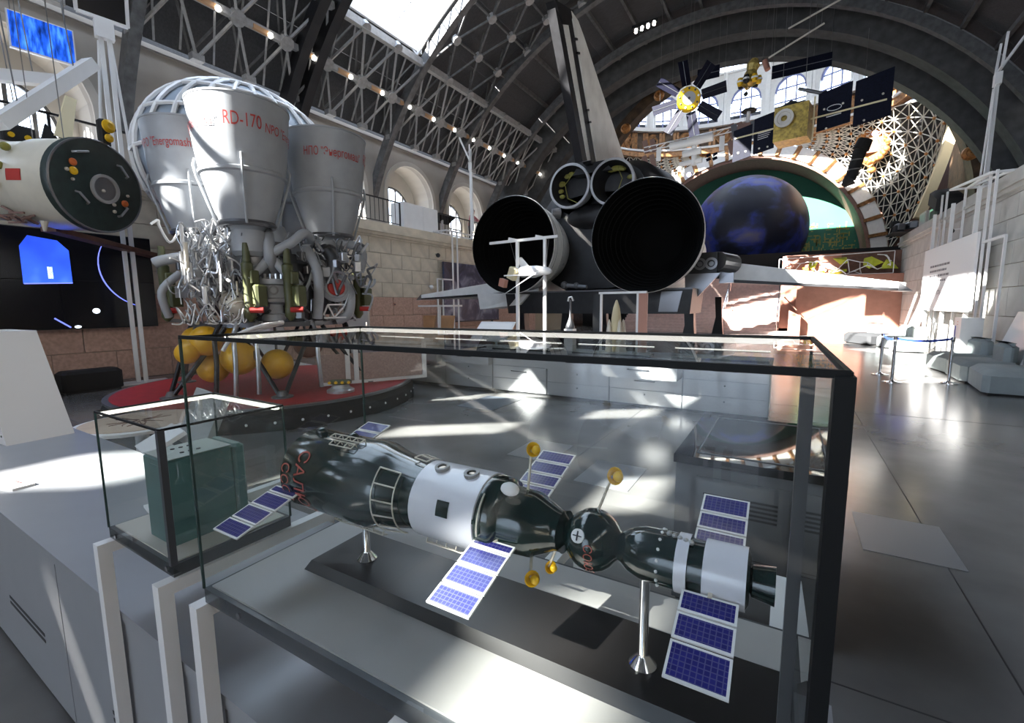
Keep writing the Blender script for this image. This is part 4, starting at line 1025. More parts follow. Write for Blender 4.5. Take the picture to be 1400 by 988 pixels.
# fuselage: black aft section, white forward body
aft = loft([(1.75, 0, 3.55, 1.75, 1.35, 2.6), (1.9, 0, 3.65, 2.0, 1.55, 2.6), (2.6, 0, 3.8, 2.25, 1.8, 2.6), (3.6, 0, 3.8, 2.3, 1.85, 2.6)]).build('aft_fuselage', 'black_tile', orb_, True)
loft([(3.6, 0, 3.8, 2.28, 1.83, 2.6), (6.5, 0, 3.7, 2.1, 1.75, 2.5), (9, 0, 3.55, 1.9, 1.6, 2.3), (11, 0, 3.3, 1.5, 1.2, 2.1), (12.2, 0, 3.0, .8, .6, 2), (12.5, 0, 2.9, .2, .2, 2)]).build('forward_fuselage', 'white_tile', orb_, True)
# manoeuvring pods on the shoulders
for s_, nx, nz in ((-1, -0.60, 5.03), (1, 0.63, 4.98)):
    pod = loft([(1.75, nx*1.15, nz-.05, .62, .62, 2), (2.3, nx*1.3, nz-0.05, .85, .85, 2), (3.6, nx*1.5, nz-.05, .95, .9, 2), (5.6, nx*1.5, nz-.3, .7, .6, 2), (6.6, nx*1.5, nz-.5, .3, .2, 2)], 28).build('shoulder_pod', 'black_tile', orb_, True)
    o = (nx, 1.15, nz)
    MB().lathe([(.545, 0.0), (.60, 0.0), (.615, .02), (.56, .35), (.42, .75)], 36, o, (0, 1, 0)).build('nozzle_shell', 'nozzle_rim', pod, True)
    MB().lathe([(.545, .004), (.50, .25), (.38, .70), (.001, .72)], 36, o, (0, 1, 0)).build('nozzle_lining', 'black_matte', pod, True)
    fl = MB(); rnd = random.Random(4+s_)
    for k in range(9):
        a = rnd.uniform(1.2, 3.6) if s_ < 0 else rnd.uniform(0.3, 2.0); q = (nx+.42*math.cos(a), 1.5, nz+.42*math.sin(a))
        fl.sphere(q, rnd.uniform(.05, .1), 6, 4, (1.4, .6, .9))
    fl.build('film_scrap', 'olive_film', pod)
    wr = MB(); wr.tube([(nx+.1, 1.3, nz+.4), (nx+.22*s_, 1.35, nz+.1), (nx+.1*s_, 1.3, nz-.3), (nx+.2, 1.35, nz-.45)], .012, 5); wr.build('hanging_wire', 'olive_film', pod)
for z in (5.25, 4.45): MB().cyl((-1.35, 1.6, z), (-1.15, 1.75, z), .12, .16, n=14).build('thruster', 'nozzle_grey', orb_)
MB().sphere((-0.1, 1.9, 4.25), .75, 20, 12, (1.2, .55, .5)).build('aft_fairing', 'black_tile', orb_, True)
# the two huge bells
for bxn, bz, lab in ((1.85, 3.33, 'r'), (-1.81, 3.38, 'l')):
    o = (bxn, 0.0, bz)
    shell_ = MB().lathe([(1.315, 0.0), (1.33, .03), (1.315, .06), (1.27, .25), (1.275, .30), (1.25, .32), (1.215, .72), (1.22, .77), (1.195, .79), (1.13, 1.15), (1.03, 1.55), (.95, 1.78), (.7, 1.82)], 64, o, (0, 1, 0)).build('engine_bell', 'bell_white', orb_, True)
    MB().lathe([(1.315, 0.0), (1.285, .005), (1.2, .4), (1.0, .95), (.72, 1.45), (.4, 1.7), (.001, 1.72)], 64, o, (0, 1, 0)).build('bell_lining', 'bell_black', shell_, True)
    rg = MB()
    for k in range(1, 10):
        t = k/10; r_ = 1.27-.75*t**1.4; y_ = .06+1.5*t; rg.lathe([(r_, y_), (r_-.02, y_+.02), (r_-.005, y_+.05)], 48, o, (0, 1, 0))
    rg.build('lining_ribs', 'bell_black', shell_)
    bd = MB(); bd.lathe([(1.255, .30), (1.275, .33), (1.255, .36)], 64, o, (0, 1, 0)); bd.lathe([(1.20, .76), (1.225, .79), (1.195, .82)], 64, o, (0, 1, 0)); bd.build('hoop', 'model_grey', shell_)
    dome = MB().lathe([(.80, 1.75), (.88, 1.85), (.9, 2.1), (.86, 2.4), (.7, 2.7)], 40, o, (0, 1, 0)).build('bell_collar', 'bell_white', orb_, True)
    pp = MB(); pp.tube([(bxn+1.15, .75, bz+.35), (bxn+1.05, 1.2, bz+.25), (bxn+.9, 1.5, bz-.1), (bxn+1.0, 1.2, bz-.5)], .03, 6); pp.build('drain_pipe', 'pipe_silver', shell_)
# body flap under the bells and lower fairing
b = MB(); b.prism([(-2.45, .70, 2.12), (-2.35, .70, 1.50), (2.8, .70, 1.50), (2.85, .70, 2.12)], (0, 1.6, 0)); b.build('body_flap', 'black_tile', orb_)
MB().bar((-2.45, .68, 2.11), (2.85, .68, 2.11), 0.05, .04).build('flap_seam', 'pipe_dark', orb_)
for x in (-.9, .7): 
    MB().prism([(x-.28+1.7, .66, 2.05), (x+.22+1.7, .66, 2.05), (x+.12+1.7, .66, 1.55), (x-.34+1.7, .66, 1.55)], (0, .05, 0)).build('flap_tile', 'nozzle_grey', orb_) if x > 0 else None
MB().prism([(-3.7, 1.0, 2.15), (-1.6, .6, 2.05), (-1.9, .6, 1.75), (-3.6, 1.0, 1.62)], (0, 1.4, 0)).build('elevon_root', 'white_tile', orb_)
# vertical fin with split rudder (in the Y-Z plane)
def yz(y, z): return (y-11.0, z)
def finpoly(pts, x0, x1, m, nm, par=orb_):
    return MB().prism([(x0, y-11.0, z) for y, z in pts], (x1-x0, 0, 0)).build(nm, m, par)
fin = finpoly([(10.75, 8.62), (11.15, 8.60), (11.55, 8.40), (15.4, 6.1), (15.6, 5.4), (12.75, 5.4), (12.55, 5.65)], -.16, .06, 'white_tile', 'tail_fin')
finpoly([(10.36, 8.15), (10.62, 8.30), (12.18, 5.62), (11.92, 5.55)], -.18, .03, 'white_tile', 'rudder', orb_)
finpoly([(9.88, 8.42), (10.9, 8.70), (10.72, 8.30), (10.30, 8.12)], -.19, .05, 'black_tile', 'fin_cap')
finpoly([(9.95, 8.30), (10.36, 8.13), (11.92, 5.55), (11.62, 5.45)], -.19, .02, 'black_tile', 'rudder_edge')
finpoly([(10.62, 8.32), (10.86, 8.60), (12.62, 5.55), (12.16, 5.55)], -.19, .03, 'black_tile', 'hinge_line')
for y, z in ((10.95, 8.1), (11.1, 7.85), (11.75, 6.75), (11.9, 6.5)):
    MB().bar((.05, y-11.0, z), (.05, y-10.86, z+.05), .06, .05).build('hinge_bracket', 'black_steel', orb_)
MB().prism([(-.6, 1.35, 5.35), (.55, 1.35, 5.35), (.35, 1.35, 5.62), (-.4, 1.35, 5.62)], (0, 3.2, 0)).build('fin_root', 'black_tile', orb_)
# wings: thick trailing edge with elevons
def wing_(s_, root_y, tip_x, zr, zt, mroot=2.0):
    # root chord runs forward, tip is short; s_ = +1 right
    r0, r1, t0, t1 = (mroot, 2.35), (mroot, 9.5), (tip_x, 2.35), (tip_x*0.985, 3.6)
    up = [(s_*mroot, 2.35, zr+.28), (s_*mroot, 8.0, zr+.15), (s_*tip_x*.985, 3.6, zt+.08), (s_*tip_x, 2.35, zt+.09)]
    lo = [(x, y, z-(.52 if abs(x) < 3 else .14)) for x, y, z in up]
    b = MB(); b.add(up+lo, [(0, 1, 2, 3), (7, 6, 5, 4), (0, 4, 5, 1), (1, 5, 6, 2), (2, 6, 7, 3), (3, 7, 4, 0)])
    return b.build('wing', 'white_tile', orb_)
wR = wing_(1, 0, 7.05, 2.58, 2.08, 3.2); wL = wing_(-1, 0, 7.35, 2.42, 2.06, 2.2)
for s_, w in ((1, wR), (-1, wL)):
    x0, x1 = (3.45, 6.9) if s_ > 0 else (2.9, 7.15)
    zz = lambda x: 2.62-(x-3.2)*.145 if s_ > 0 else 2.48-(x-2.2)*.085
    b = MB(); b.prism([(s_*x0, 2.18, zz(x0)+.20), (s_*x1, 2.18, zz(x1)+.10), (s_*x1, 2.18, zz(x1)-.04), (s_*x0, 2.18, zz(x0)-.22)], (0, .16, 0)); b.build('elevon', 'white_tile', w)
    b = MB(); b.prism([(s_*x0, 2.17, zz(x0)-.22), (s_*x1, 2.17, zz(x1)-.03), (s_*x1, 2.17, zz(x1)-.08), (s_*x0, 2.17, zz(x0)-.30)], (0, .3, 0)); b.build('elevon_edge', 'black_tile', w)
    tp = MB(); tp.prism([(s_*x1, 2.16, zz(x1)+.11), (s_*(x1+.25), 2.16, zz(x1)-.1), (s_*x1, 2.16, zz(x1)-.09)], (0, .9, 0)); tp.build('wing_tip', 'nozzle_grey', w)
MB().box((3.42, 2.2, 2.52), (.34, .22, .5)).build('actuator_cover', 'nozzle_grey', wR)
# hinge block and triangular bracket beside the right bell
hb = MB().bb(2.45, 3.25, 1.55, 2.3, 2.5, 3.02).build('hinge_block', 'black_tile', orb_)
for x in (2.85, 3.12): MB().lathe([(.09, -.02), (.15, -.02), (.15, .06), (.09, .06), (.06, .02), (.001, .02)], 18, (x, 1.52, 2.74), (0, 1, 0)).build('bushing', 'nozzle_grey', hb)
MB().cyl((3.25, 1.7, 2.8), (3.55, 2.2, 2.75), .24, n=16).build('actuator_drum', 'nozzle_grey', orb_)
MB().prism([(2.5, 1.5, 2.5), (3.35, 1.5, 2.5), (2.55, 1.5, 1.6)], (0, .12, 0)).build('gusset', 'nozzle_grey', orb_)
pr = MB(); pr.cyl((.2, .55, 2.2), (-.5, .55, 2.28), .06, n=10); pr.sphere((-.1, .55, 2.25), .09, 8, 6); pr.sphere((-.45, .55, 2.27), .11, 8, 6); pr.build('flap_actuator', 'pipe_dark', orb_)
# black transport stands carrying it
for x, y in ((2.65, 1.25), (-2.3, 1.3), (2.4, 9), (-2.4, 9)):
    MB().prism([(x-.28, y, 0), (x+.28, y, 0), (x+.16, y, 1.2), (x+.12, y, 2.0), (x-.12, y, 2.0), (x-.06, y, 1.2)], (0, .3, 0)).build('support_stand', 'black_steel', orb_)
MB().prism([(-1.05, 1.4, 0), (-.55, 1.4, 0), (-.65, 1.4, 1.0), (-.7, 1.4, 1.6), (-.9, 1.4, 1.6)], (0, .3, 0)).build('support_stand', 'black_steel', orb_)
# ================================================================== ROCKET ENGINE ON ITS RED ROUND STAND
EX, EY = -8.25, 5.0
pf = thing('round_platform', 'round red platform with a black skirt under the rocket engine', 'platform', (EX, EY, 0))
MB().lathe([(.001, .34), (2.42, .34), (2.42, .30)], 64).build('red_deck', 'red_carpet', pf)
MB().lathe([(2.42, 0), (2.52, 0), (2.52, .20), (2.46, .30), (2.42, .30)], 64).build('skirt', 'black_matte', pf)
MB().lathe([(2.42, .30), (2.5, .30), (2.5, .335), (2.42, .335)], 64).build('rim', 'pipe_dark', pf)
for k in range(44):
    a = 2*PI*k/44
    MB().sphere((2.51*math.cos(a), 2.51*math.sin(a), .12), .022, 8, 5).build('skirt_lamp', 'paper', pf)
en = thing('rocket_engine', 'four-chamber rocket engine with grey bells pointing up, red lettering, on a tripod', 'rocket engine', (EX, EY, 0.34))
Z = -0.34
def bell(cx, cy, lab):
    prof = [(.20, 2.55), (.27, 2.62), (.29, 2.82), (.24, 2.95), (.27, 3.02), (.37, 3.06), (.39, 3.10), (.40, 3.14), (.43, 3.2), (.49, 3.4), (.555, 3.66), (.575, 3.74), (.61, 3.76), (.615, 3.80), (.595, 3.82), (.635, 4.12), (.675, 4.50), (.70, 4.77), (.71, 4.775), (.71, 4.80), (.685, 4.80), (.665, 4.55), (.57, 3.8), (.4, 3.2), (.2, 3.0), (.001, 3.0)]
    o = MB().lathe([(r*1.0, z+Z) for r, z in prof], 56, (cx, cy, 0)).build('nozzle_bell', 'engine_grey', en, True)
    MB().lathe([(.335, 3.0+Z), (.40, 3.0+Z), (.42, 3.04+Z), (.40, 3.08+Z), (.36, 3.09+Z)], 40, (cx, cy, 0)).build('throat_ring', 'pipe_dark', o, True)
    for k in range(4):
        a = PI/4+PI/2*k+.25; c, s_ = math.cos(a), math.sin(a)
        MB().tube([(cx+.63*c, cy+.63*s_, 3.98+Z), (cx+.66*c, cy+.66*s_, 3.88+Z), (cx+.63*c, cy+.63*s_, 3.72+Z), (cx+.47*c, cy+.47*s_, 3.2+Z), (cx+.42*c, cy+.42*s_, 3.02+Z)], .022, 6).build('coolant_pipe', 'engine_grey', o)
    return o
Q = .775
bells = {}
for nm, (cx, cy) in dict(front=(Q, -Q), right=(Q, Q), left=(-Q, -Q), back=(-Q, Q)).items(): bells[nm] = bell(cx, cy, nm)
def conewrap(c, ang, zc, r0, z0, r1, z1):
    def fn(u, v):
        z = zc+v; r = r0+(r1-r0)*(z-z0)/(z1-z0)+.016; a = ang+u/r
        return (c[0]+r*math.cos(a), c[1]+r*math.sin(a), z+Z)
    return fn
to_cam = lambda c: math.atan2(-(EY+c[1]), -(EX+c[0]))
fc = (Q, -Q); a0 = to_cam(fc)
text_part('lettering', 'RD-170', .26, conewrap(fc, a0+rad(3), 4.42, .635, 4.12, .675, 4.5), 'letter_red', bells['front'], .62)
text_part('lettering', 'NPO "Energomash"', .19, conewrap(fc, a0+rad(68), 4.38, .635, 4.12, .675, 4.5), 'letter_red', bells['front'], .62)
text_part('lettering', 'НПО "Энергомаш"', .19, conewrap(fc, a0-rad(72), 4.38, .635, 4.12, .675, 4.5), 'letter_red', bells['front'], .62)
rc = (Q, Q); text_part('lettering', 'НПО "Энергомаш"', .19, conewrap(rc, to_cam(rc)+rad(12), 4.38, .635, 4.12, .675, 4.5), 'letter_red', bells['right'], .62)
text_part('lettering', 'RD-170', .26, conewrap(rc, to_cam(rc)+rad(88), 4.42, .635, 4.12, .675, 4.5), 'letter_red', bells['right'], .62)
lc_ = (-Q, -Q); text_part('lettering', 'NPO "Energomash"', .19, conewrap(lc_, to_cam(lc_)-rad(36), 4.38, .635, 4.12, .675, 4.5), 'letter_red', bells['left'], .62)
# central turbopump and gas generator
tp = MB().lathe([(r, z+Z) for r, z in ((.05, 3.25), (.30, 3.2), (.36, 3.0), (.30, 2.8), (.40, 2.65), (.48, 2.45), (.48, 2.2), (.36, 2.1), (.30, 1.95), (.34, 1.85), (.34, 1.7), (.22, 1.62), (.001, 1.62))], 36).build('turbopump', 'engine_grey', en, True)
# second pump casing facing the viewer with white flanges
cdir = Vector((.87, -.49, 0)); side = Vector((.49, .87, 0))
c1 = cdir*.95
for nm, prof, m in (('pump_casing', ((.16, 1.5), (.2, 1.52), (.2, 1.62), (.15, 1.64), (.15, 1.8), (.27, 1.83), (.27, 1.88), (.24, 1.9), (.24, 2.1), (.29, 2.12), (.29, 2.2), (.12, 2.25), (.12, 2.5)), 'engine_grey'),):
    pc = MB().lathe([(r, z+Z) for r, z in prof], 28, tuple(c1)).build(nm, m, en, True)
    for k in range(20):
        a = 2*PI*k/20; MB().cyl((c1.x+.26*math.cos(a), c1.y+.26*math.sin(a), 2.2+Z), (c1.x+.26*math.cos(a), c1.y+.26*math.sin(a), 2.28+Z), .022, n=6).build('flange_bolt', 'pipe_silver', pc)
    MB().lathe([(.05, 0), (.05, .03), (.075, .03), (.075, 0)], 14, tuple(c1+cdir*.24+Vector((0, 0, 2.02+Z))), cdir).build('gauge_port', 'pipe_dark', pc)
# large feed pipes
def pipe(pts, r, m='engine_grey', nm='feed_pipe', n=12):
    # smooth the polyline with a Catmull-Rom pass
    P = [Vector(p)+Vector((0, 0, Z)) for p in pts]; out = []
    for i in range(len(P)-1):
        p0, p1, p2, p3 = P[max(i-1, 0)], P[i], P[i+1], P[min(i+2, len(P)-1)]
        for t in (0, .2, .4, .6, .8):
            out.append(.5*((2*p1)+(-p0+p2)*t+(2*p0-5*p1+4*p2-p3)*t*t+(-p0+3*p1-3*p2+p3)*t**3))
    out.append(P[-1]); return MB().tube(out, r, n).build(nm, m, en, True)
def rel(fr, sd, z): v = cdir*fr+side*sd; return (v.x, v.y, z)
pipe([rel(1.0, -.02, 2.95), rel(1.22, -.02, 2.75), rel(1.25, -.02, 2.55), rel(1.0, 0, 2.35)], .09)
pipe([rel(1.25, .0, 2.6), rel(1.3, .30, 2.78), rel(1.25, .5, 2.95), rel(1.0, .62, 2.9), rel(.7, .6, 2.8)], .075)
pipe([rel(1.2, -.05, 2.7), rel(1.15, -.28, 2.85), rel(1.05, -.48, 2.9), rel(.8, -.55, 2.75)], .075)
pipe([rel(1.15, .05, 2.5), rel(1.2, .2, 2.3), rel(1.15, .38, 2.12)], .075); pipe([rel(1.15, -.05, 2.5), rel(1.2, -.22, 2.32), rel(1.15, -.42, 2.2)], .075)
pipe([rel(.9, .55, 2.75), rel(1.1, .68, 2.4), rel(1.1, .7, 2.0), rel(1.0, .66, 1.55)], .085)
pipe([rel(.6, 1.15, 2.9), rel(.75, 1.4, 2.85), rel(.7, 1.55, 2.7), rel(.6, 1.5, 2.4)], .08); pipe([rel(.5, .9, 2.8), rel(.85, 1.0, 2.55), rel(.9, .95, 2.2)], .10, 'pipe_dark')
pipe([rel(.3, -1.2, 2.6), rel(.5, -1.5, 2.5), rel(.5, -1.62, 2.45)], .08); pipe([rel(.75, 1.25, 2.1), rel(.9, 1.25, 1.9), rel(.85, 1.2, 1.6), rel(.8, 1.0, 1.5)], .09)
pipe([rel(.5, -1.3, 2.3), rel(.6, -1.55, 2.0), rel(.5, -1.5, 1.6)], .06)
# red-faced access cover on the right pump
cv = MB().lathe([(.24, -.1), (.26, .0), (.20, .05), (.18, .03), (.001, .03)], 24, rel(.95, 1.0, 2.08+Z), (.87, -.45, .15)).build('access_cover', 'engine_grey', en, True)
MB().lathe([(.001, .04), (.15, .04), (.13, .055), (.001, .055)], 20, rel(.95, 1.0, 2.08+Z), (.87, -.45, .15)).build('red_seal', 'red_paint', cv)
# olive actuators round the perimeter
def actuator(fr, sd):
    x, y, _ = rel(fr, sd, 0)
    a = MB().lathe([(r, z+Z) for r, z in ((.001, 2.74), (.045, 2.74), (.05, 2.68), (.058, 2.45), (.085, 2.42), (.085, 2.30), (.075, 2.28), (.075, 1.75), (.085, 1.72), (.085, 1.6), (.03, 1.52))], 16, (x, y, 0)).build('actuator', 'olive_paint', en, True)
    v = side*(.14 if sd > -0.5 else .12); MB().bevbox((x+v.x+cdir.x*.05, y+v.y+cdir.y*.05, 1.93+Z), (.19, .19, .34), .03).build('actuator_tank', 'olive_paint', a)
    MB().bevbox((x+v.x*.5, y+v.y*.5, 2.22+Z), (.14, .14, .2), .015).build('actuator_valve', 'olive_paint', a)
    MB().cyl((x+cdir.x*.12, y+cdir.y*.12, 1.70+Z), (x+v.x*1.3+cdir.x*.16, y+v.y*1.3+cdir.y*.16, 1.70+Z), .045, n=10).build('red_coupling', 'red_paint', a)
    MB().bar((x, y, 1.55+Z), (x*.8, y*.8, 1.5+Z), .06).build('actuator_lug', 'pipe_dark', a)
for fr, sd in ((1.30, -.35), (1.30, .22), (.55, 1.45), (.25, -1.55)): actuator(fr, sd)
MB().lathe([(r, z+Z) for r, z in ((.001, 2.9), (.75, 2.85), (.85, 2.5), (.8, 1.9), (.7, 1.5), (.001, 1.5))], 20).build('dark_core', 'pipe_dark', en)  # added dark core: closes see-through gaps, stands in for shade between pipes
# dense small-bore plumbing: bundle at the left, scattered elsewhere
rnd = random.Random(21)
for k in range(150):
    fr0, sd0 = rnd.uniform(.75, 1.3), rnd.uniform(-1.25, -.40); z0 = rnd.uniform(1.55, 2.95); p = [rel(fr0, sd0, z0)]
    f_, s_, z_ = fr0, sd0, z0
    for j in range(4):
        f_ += rnd.uniform(-.10, .10); s_ += rnd.uniform(-.14, .14); z_ += rnd.uniform(-.28, .28); z_ = min(3.1, max(1.5, z_)); p.append(rel(f_, s_, z_))
    pipe(p, rnd.choice((.008, .010, .013, .018)), rnd.choice(('pipe_silver', 'pipe_silver', 'white_paint', 'pipe_silver')), 'small_pipe', 6)
for k in range(26):   # vertical manifolds in the bundle
    s_ = rnd.uniform(-1.2, -.5); f_ = rnd.uniform(.8, 1.3); z_ = rnd.uniform(1.8, 2.5)
    MB().cyl(rel(f_, s_, z_+Z), rel(f_, s_, z_+rnd.uniform(.2, .6)+Z), rnd.uniform(.015, .035), n=8).build('manifold', rnd.choice(('pipe_silver', 'fine_rail', 'white_paint')), en)
for k in range(140):
    fr0, sd0 = rnd.uniform(.3, 1.15), rnd.uniform(-.4, 1.55); z0 = rnd.uniform(1.5, 2.9); p = [rel(fr0, sd0, z0)]; f_, s_, z_ = fr0, sd0, z0
    for j in range(3):
        f_ += rnd.uniform(-.12, .12); s_ += rnd.uniform(-.18, .18); z_ += rnd.uniform(-.3, .3); z_ = min(3.0, max(1.5, z_)); p.append(rel(f_, s_, z_))
    pipe(p, rnd.choice((.009, .012, .018, .025)), rnd.choice(('pipe_silver', 'pipe_dark', 'engine_grey', 'pipe_dark')), 'small_pipe', 6)
for k in range(70):
    s_ = rnd.uniform(-1.3, 1.5); f_ = rnd.uniform(.55, 1.15); z_ = rnd.uniform(1.5, 2.8); d = rnd.uniform(.06, .16)
    MB().bevbox(rel(f_, s_, z_+Z), (d, d*rnd.uniform(.6, 1.3), d*rnd.uniform(.7, 1.5)), .012, Matrix.Rotation(rnd.uniform(0, 3), 3, 'Z')).build('valve_body', rnd.choice(('engine_grey', 'pipe_dark', 'pipe_silver', 'nozzle_grey')), en)
for cx, cy in ((Q, Q), (-Q, -Q), (-Q, Q), (Q, -Q)):
    MB().lathe([(r, z+Z) for r, z in ((.001, 2.62), (.3, 2.6), (.34, 2.4), (.26, 2.2), (.3, 2.0), (.26, 1.75), (.15, 1.6), (.001, 1.6))], 24, (cx*.85, cy*.85, 0)).build('chamber_head', 'pipe_dark', en, True)
bt = MB().sphere(rel(1.0, -.55, 1.78+Z), .24, 18, 12).build('pressure_bottle', 'fine_rail', en, True)
for k in range(10):
    a = 2*PI*k/10; q = Vector(rel(1.0, -.55, 1.78+Z))+cdir*.2+side*.14*math.cos(a)+Vector((0, 0, .14*math.sin(a))); MB().sphere(q, .012, 6, 4).build('bottle_stud', 'groove_dark', bt)
# truss on the right
tr = MB()
for p, q in ((rel(.95, .75, 1.55), rel(.95, 1.15, 1.55)), (rel(.95, .75, 1.55), rel(.95, .85, 1.78)), (rel(.95, .85, 1.78), rel(.95, 1.15, 1.78)), (rel(.95, .85, 1.78), rel(.95, .95, 1.55)), (rel(.95, .95, 1.55), rel(.95, 1.15, 1.78))):
    tr.bar(Vector(p)+Vector((0, 0, Z)), Vector(q)+Vector((0, 0, Z)), .025)
tr.build('small_truss', 'white_paint', en)
# base ring, tripod legs, yellow pressure spheres
MB().lathe([(r, z+Z) for r, z in ((.95, 1.42), (1.25, 1.42), (1.25, 1.5), (.95, 1.5), (.95, 1.42))], 40).build('base_ring', 'pipe_dark', en)
for k in range(6):
    a = rad(-29.4+60*k); ca, sa = math.cos(a), math.sin(a)
    foot = (1.75*ca, 1.75*sa, 0)
    for dx in (-.25, .25):
        t = (-sa*dx, ca*dx)
        MB().cyl((1.15*ca+t[0]*2.2, 1.15*sa+t[1]*2.2, 1.42+Z), (foot[0]+t[0]*.15, foot[1]+t[1]*.15, .03), .035, n=10).build('leg', 'black_steel', en)
    MB().lathe([(.16, 0), (.16, .02), (.09, .03), (.06, .10), (.001, .10)], 16, foot).build('foot', 'pipe_dark', en)
    b2 = a+rad(30)
for k, (fr, sd, z, r) in enumerate(((.95, -1.0, 1.22, .24), (1.25, -.55, .95, .27), (.8, -.62, 1.30, .2), (1.15, -.02, .80, .25), (.7, -.95, .75, .24), (.85, .5, 1.1, .25), (.2, -1.2, 1.2, .22), (1.05, -1.25, 1.05, .17))):
    o = MB().sphere(rel(fr, sd, z+Z), r, 24, 16).build('pressure_sphere', 'yellow_ball' if k != 5 else 'brown_wall', en, True)
    MB().bar(Vector(rel(fr, sd, z+Z)), Vector(rel(fr*.9, sd*.9, 1.44+Z)), .03).build('sphere_strap', 'pipe_dark', o)
for fr, sd in ((1.35, -.85), (1.4, -.3), (1.2, .6), (1.45, -.6)):
    pipe([rel(fr*.9, sd*.9, 1.5), rel(fr+.05, sd, 1.3), rel(fr+.12, sd, .9), rel(fr+.1, sd*1.05, .38)], .035, 'black_steel' if sd < -.8 else 'pipe_silver', 'hose')
pipe([rel(1.35, .1, 1.5), rel(1.55, -.25, 1.45), rel(1.6, -.6, 1.3), rel(1.55, -.75, 1.1)], .03, 'white_paint', 'hose'); pipe([rel(1.3, .1, 1.48), rel(1.5, -.35, 1.38), rel(1.5, -.7, 1.25)], .025, 'white_paint', 'hose')
# white plinth panel and control rail on the platform
pn = thing('platform_panel', 'pinkish low panel with white posts standing on the red platform', 'panel', (EX+1.62, EY+.95, .34), rad(61))
mat('pink_board', (0.36, 0.25, 0.22), 0.6, var=0.15, scale=30)
MB().bb(-.95, .95, -.02, .02, .05, .55).build('board', 'pink_board', pn)
for x in (-.5, -.35, .95): MB().bb(x-.04, x+.04, -.06, -.02, 0, .75).build('post', 'white_paint', pn)
MB().bb(-.95, .95, -.08, .06, 0, .05).build('base_rail', 'white_paint', pn)
lp = thing('turbine_model', 'small green and gold engine part on the red platform', 'model', (EX+1.95, EY-.1, .34), rad(40))
MB().lathe([(.001, 0), (.22, 0), (.22, .04), (.15, .08), (.13, .13), (.001, .14)], 20).build('base', 'pipe_silver', lp); MB().bevbox((0, 0, .17), (.34, .16, .06), .02).build('casing', 'olive_paint', lp)
for k in range(4): MB().cyl((-.15+.1*k, -.09, .17), (-.15+.1*k, -.12, .17), .025, n=10).build('gold_port', 'yellow_paint', lp)
# ================================================================== FAR COUNTERS AND WHAT STANDS ON THEM
FY = 7.62
for i in range(7):
    x0 = -8.75+1.225*i
    u = thing('drawer_unit', '', 'drawer unit', (x0, FY, 0))
    u['label'] = ['grey drawer unit at the platform end of the far counter', 'grey drawer unit next to the end one with a pulled-out drawer', 'grey drawer unit below the slanted white caption panel', 'grey drawer unit below the hanging shuttle model',
                  'grey drawer unit below the small engine model', 'grey drawer unit with a sunlit drawer pulled out', 'grey drawer unit at the black-topped cabinet end of the far counter'][i]
    MB().bb(0.003, 1.222, 0.02, 0.9, 0.05, 0.82).build('carcass', 'counter_grey', u)
    MB().bb(0.003, 1.222, 0.05, 0.88, 0, 0.05).build('kick_board', 'groove_dark', u)
    for k, (z0, z1) in enumerate(((.06, .30), (.31, .55), (.56, .80))):
        pull = {0: {2: .18}, 1: {2: .28}, 2: {2: .14}, 4: {2: .10}, 5: {2: .42}, 6: {}}.get(i, {}).get(k, 0.0)
        d = MB().bb(0.012, 1.213, -pull, 0.02, z0, z1).build('drawer_front', 'drawer_grey', u)
        if pull: MB().bb(0.03, 1.195, 0.02-pull, 0.02, z0+.02, z0+.10).build('drawer_box', 'counter_grey', d)
        if k == 2 or (k == 1 and i % 2): MB().tube([(0.45, -pull, z1-.09), (0.45, -pull-.03, z1-.09), (0.78, -pull-.03, z1-.09), (0.78, -pull, z1-.09)], .008, 6).build('handle', 'groove_dark', d)
        else: MB().cyl((.62, -pull, z1-.07), (.62, -pull-.01, z1-.07), .012, n=8).build('lock', 'groove_dark', d)
wt = MB().bb(-8.77, -0.16, FY-0.02, FY+0.92, 0.82, 0.86).build('counter_top', 'counter_grey', at=(-4.5, FY, .82)); tag(wt, 'continuous grey worktop over the row of far drawer units', 'worktop')
CT = 0.86
# glass-topped trays let into the worktop
for i in range(5):
    x = -7.9+1.75*i; t = thing('table_vitrine', ['low table vitrine beside the model pavilion', 'low table vitrine under the slanted caption panel', 'low table vitrine beneath the shuttle model', 'low table vitrine beside the small engine model', 'low table vitrine at the end by the black-topped cabinet'][i], 'vitrine', (x, FY+.03, CT))
    MB().bb(-.7, .7, 0, .3, 0, .03).build('tray', 'edge_band', t); MB().bb(-.68, .68, .02, .28, .03, .035).build('lining', 'tray_board', t)
    MB().bb(-.7, .7, 0, .012, .03, .15).build('front_pane', 'case_glass', t); MB().add([(-.7, 0, .15), (.7, 0, .15), (.7, .3, .15), (-.7, .3, .15)], [(0, 1, 2, 3)]).build('lid', 'case_glass', t)
    MB().bar((-.7, .3, .15), (.7, .3, .15), .02).build('light_strip', 'led_strip', t)
# slanted white caption panel
p = thing('slanted_sign', 'white slanted caption panel standing on the far counter', 'panel', (-5.45, FY+.62, CT+.002))
MB().prism([(-.52, -.2, .12), (.40, -.2, .12), (.52, .05, .52), (-.36, .05, .52)], (0, .05, .01)).build('board', 'white_gloss', p)
MB().prism([(-.46, -.206, .15), (.37, -.206, .15), (.465, .03, .49), (-.32, .03, .49)], (0, -.004, 0)).build('inset', 'paper', p)
MB().bb(-.3, .3, .0, .2, 0, .02).build('foot', 'white_paint', p); MB().bar((0, .1, .0), (0, .08, .45), .04).build('prop', 'white_paint', p)
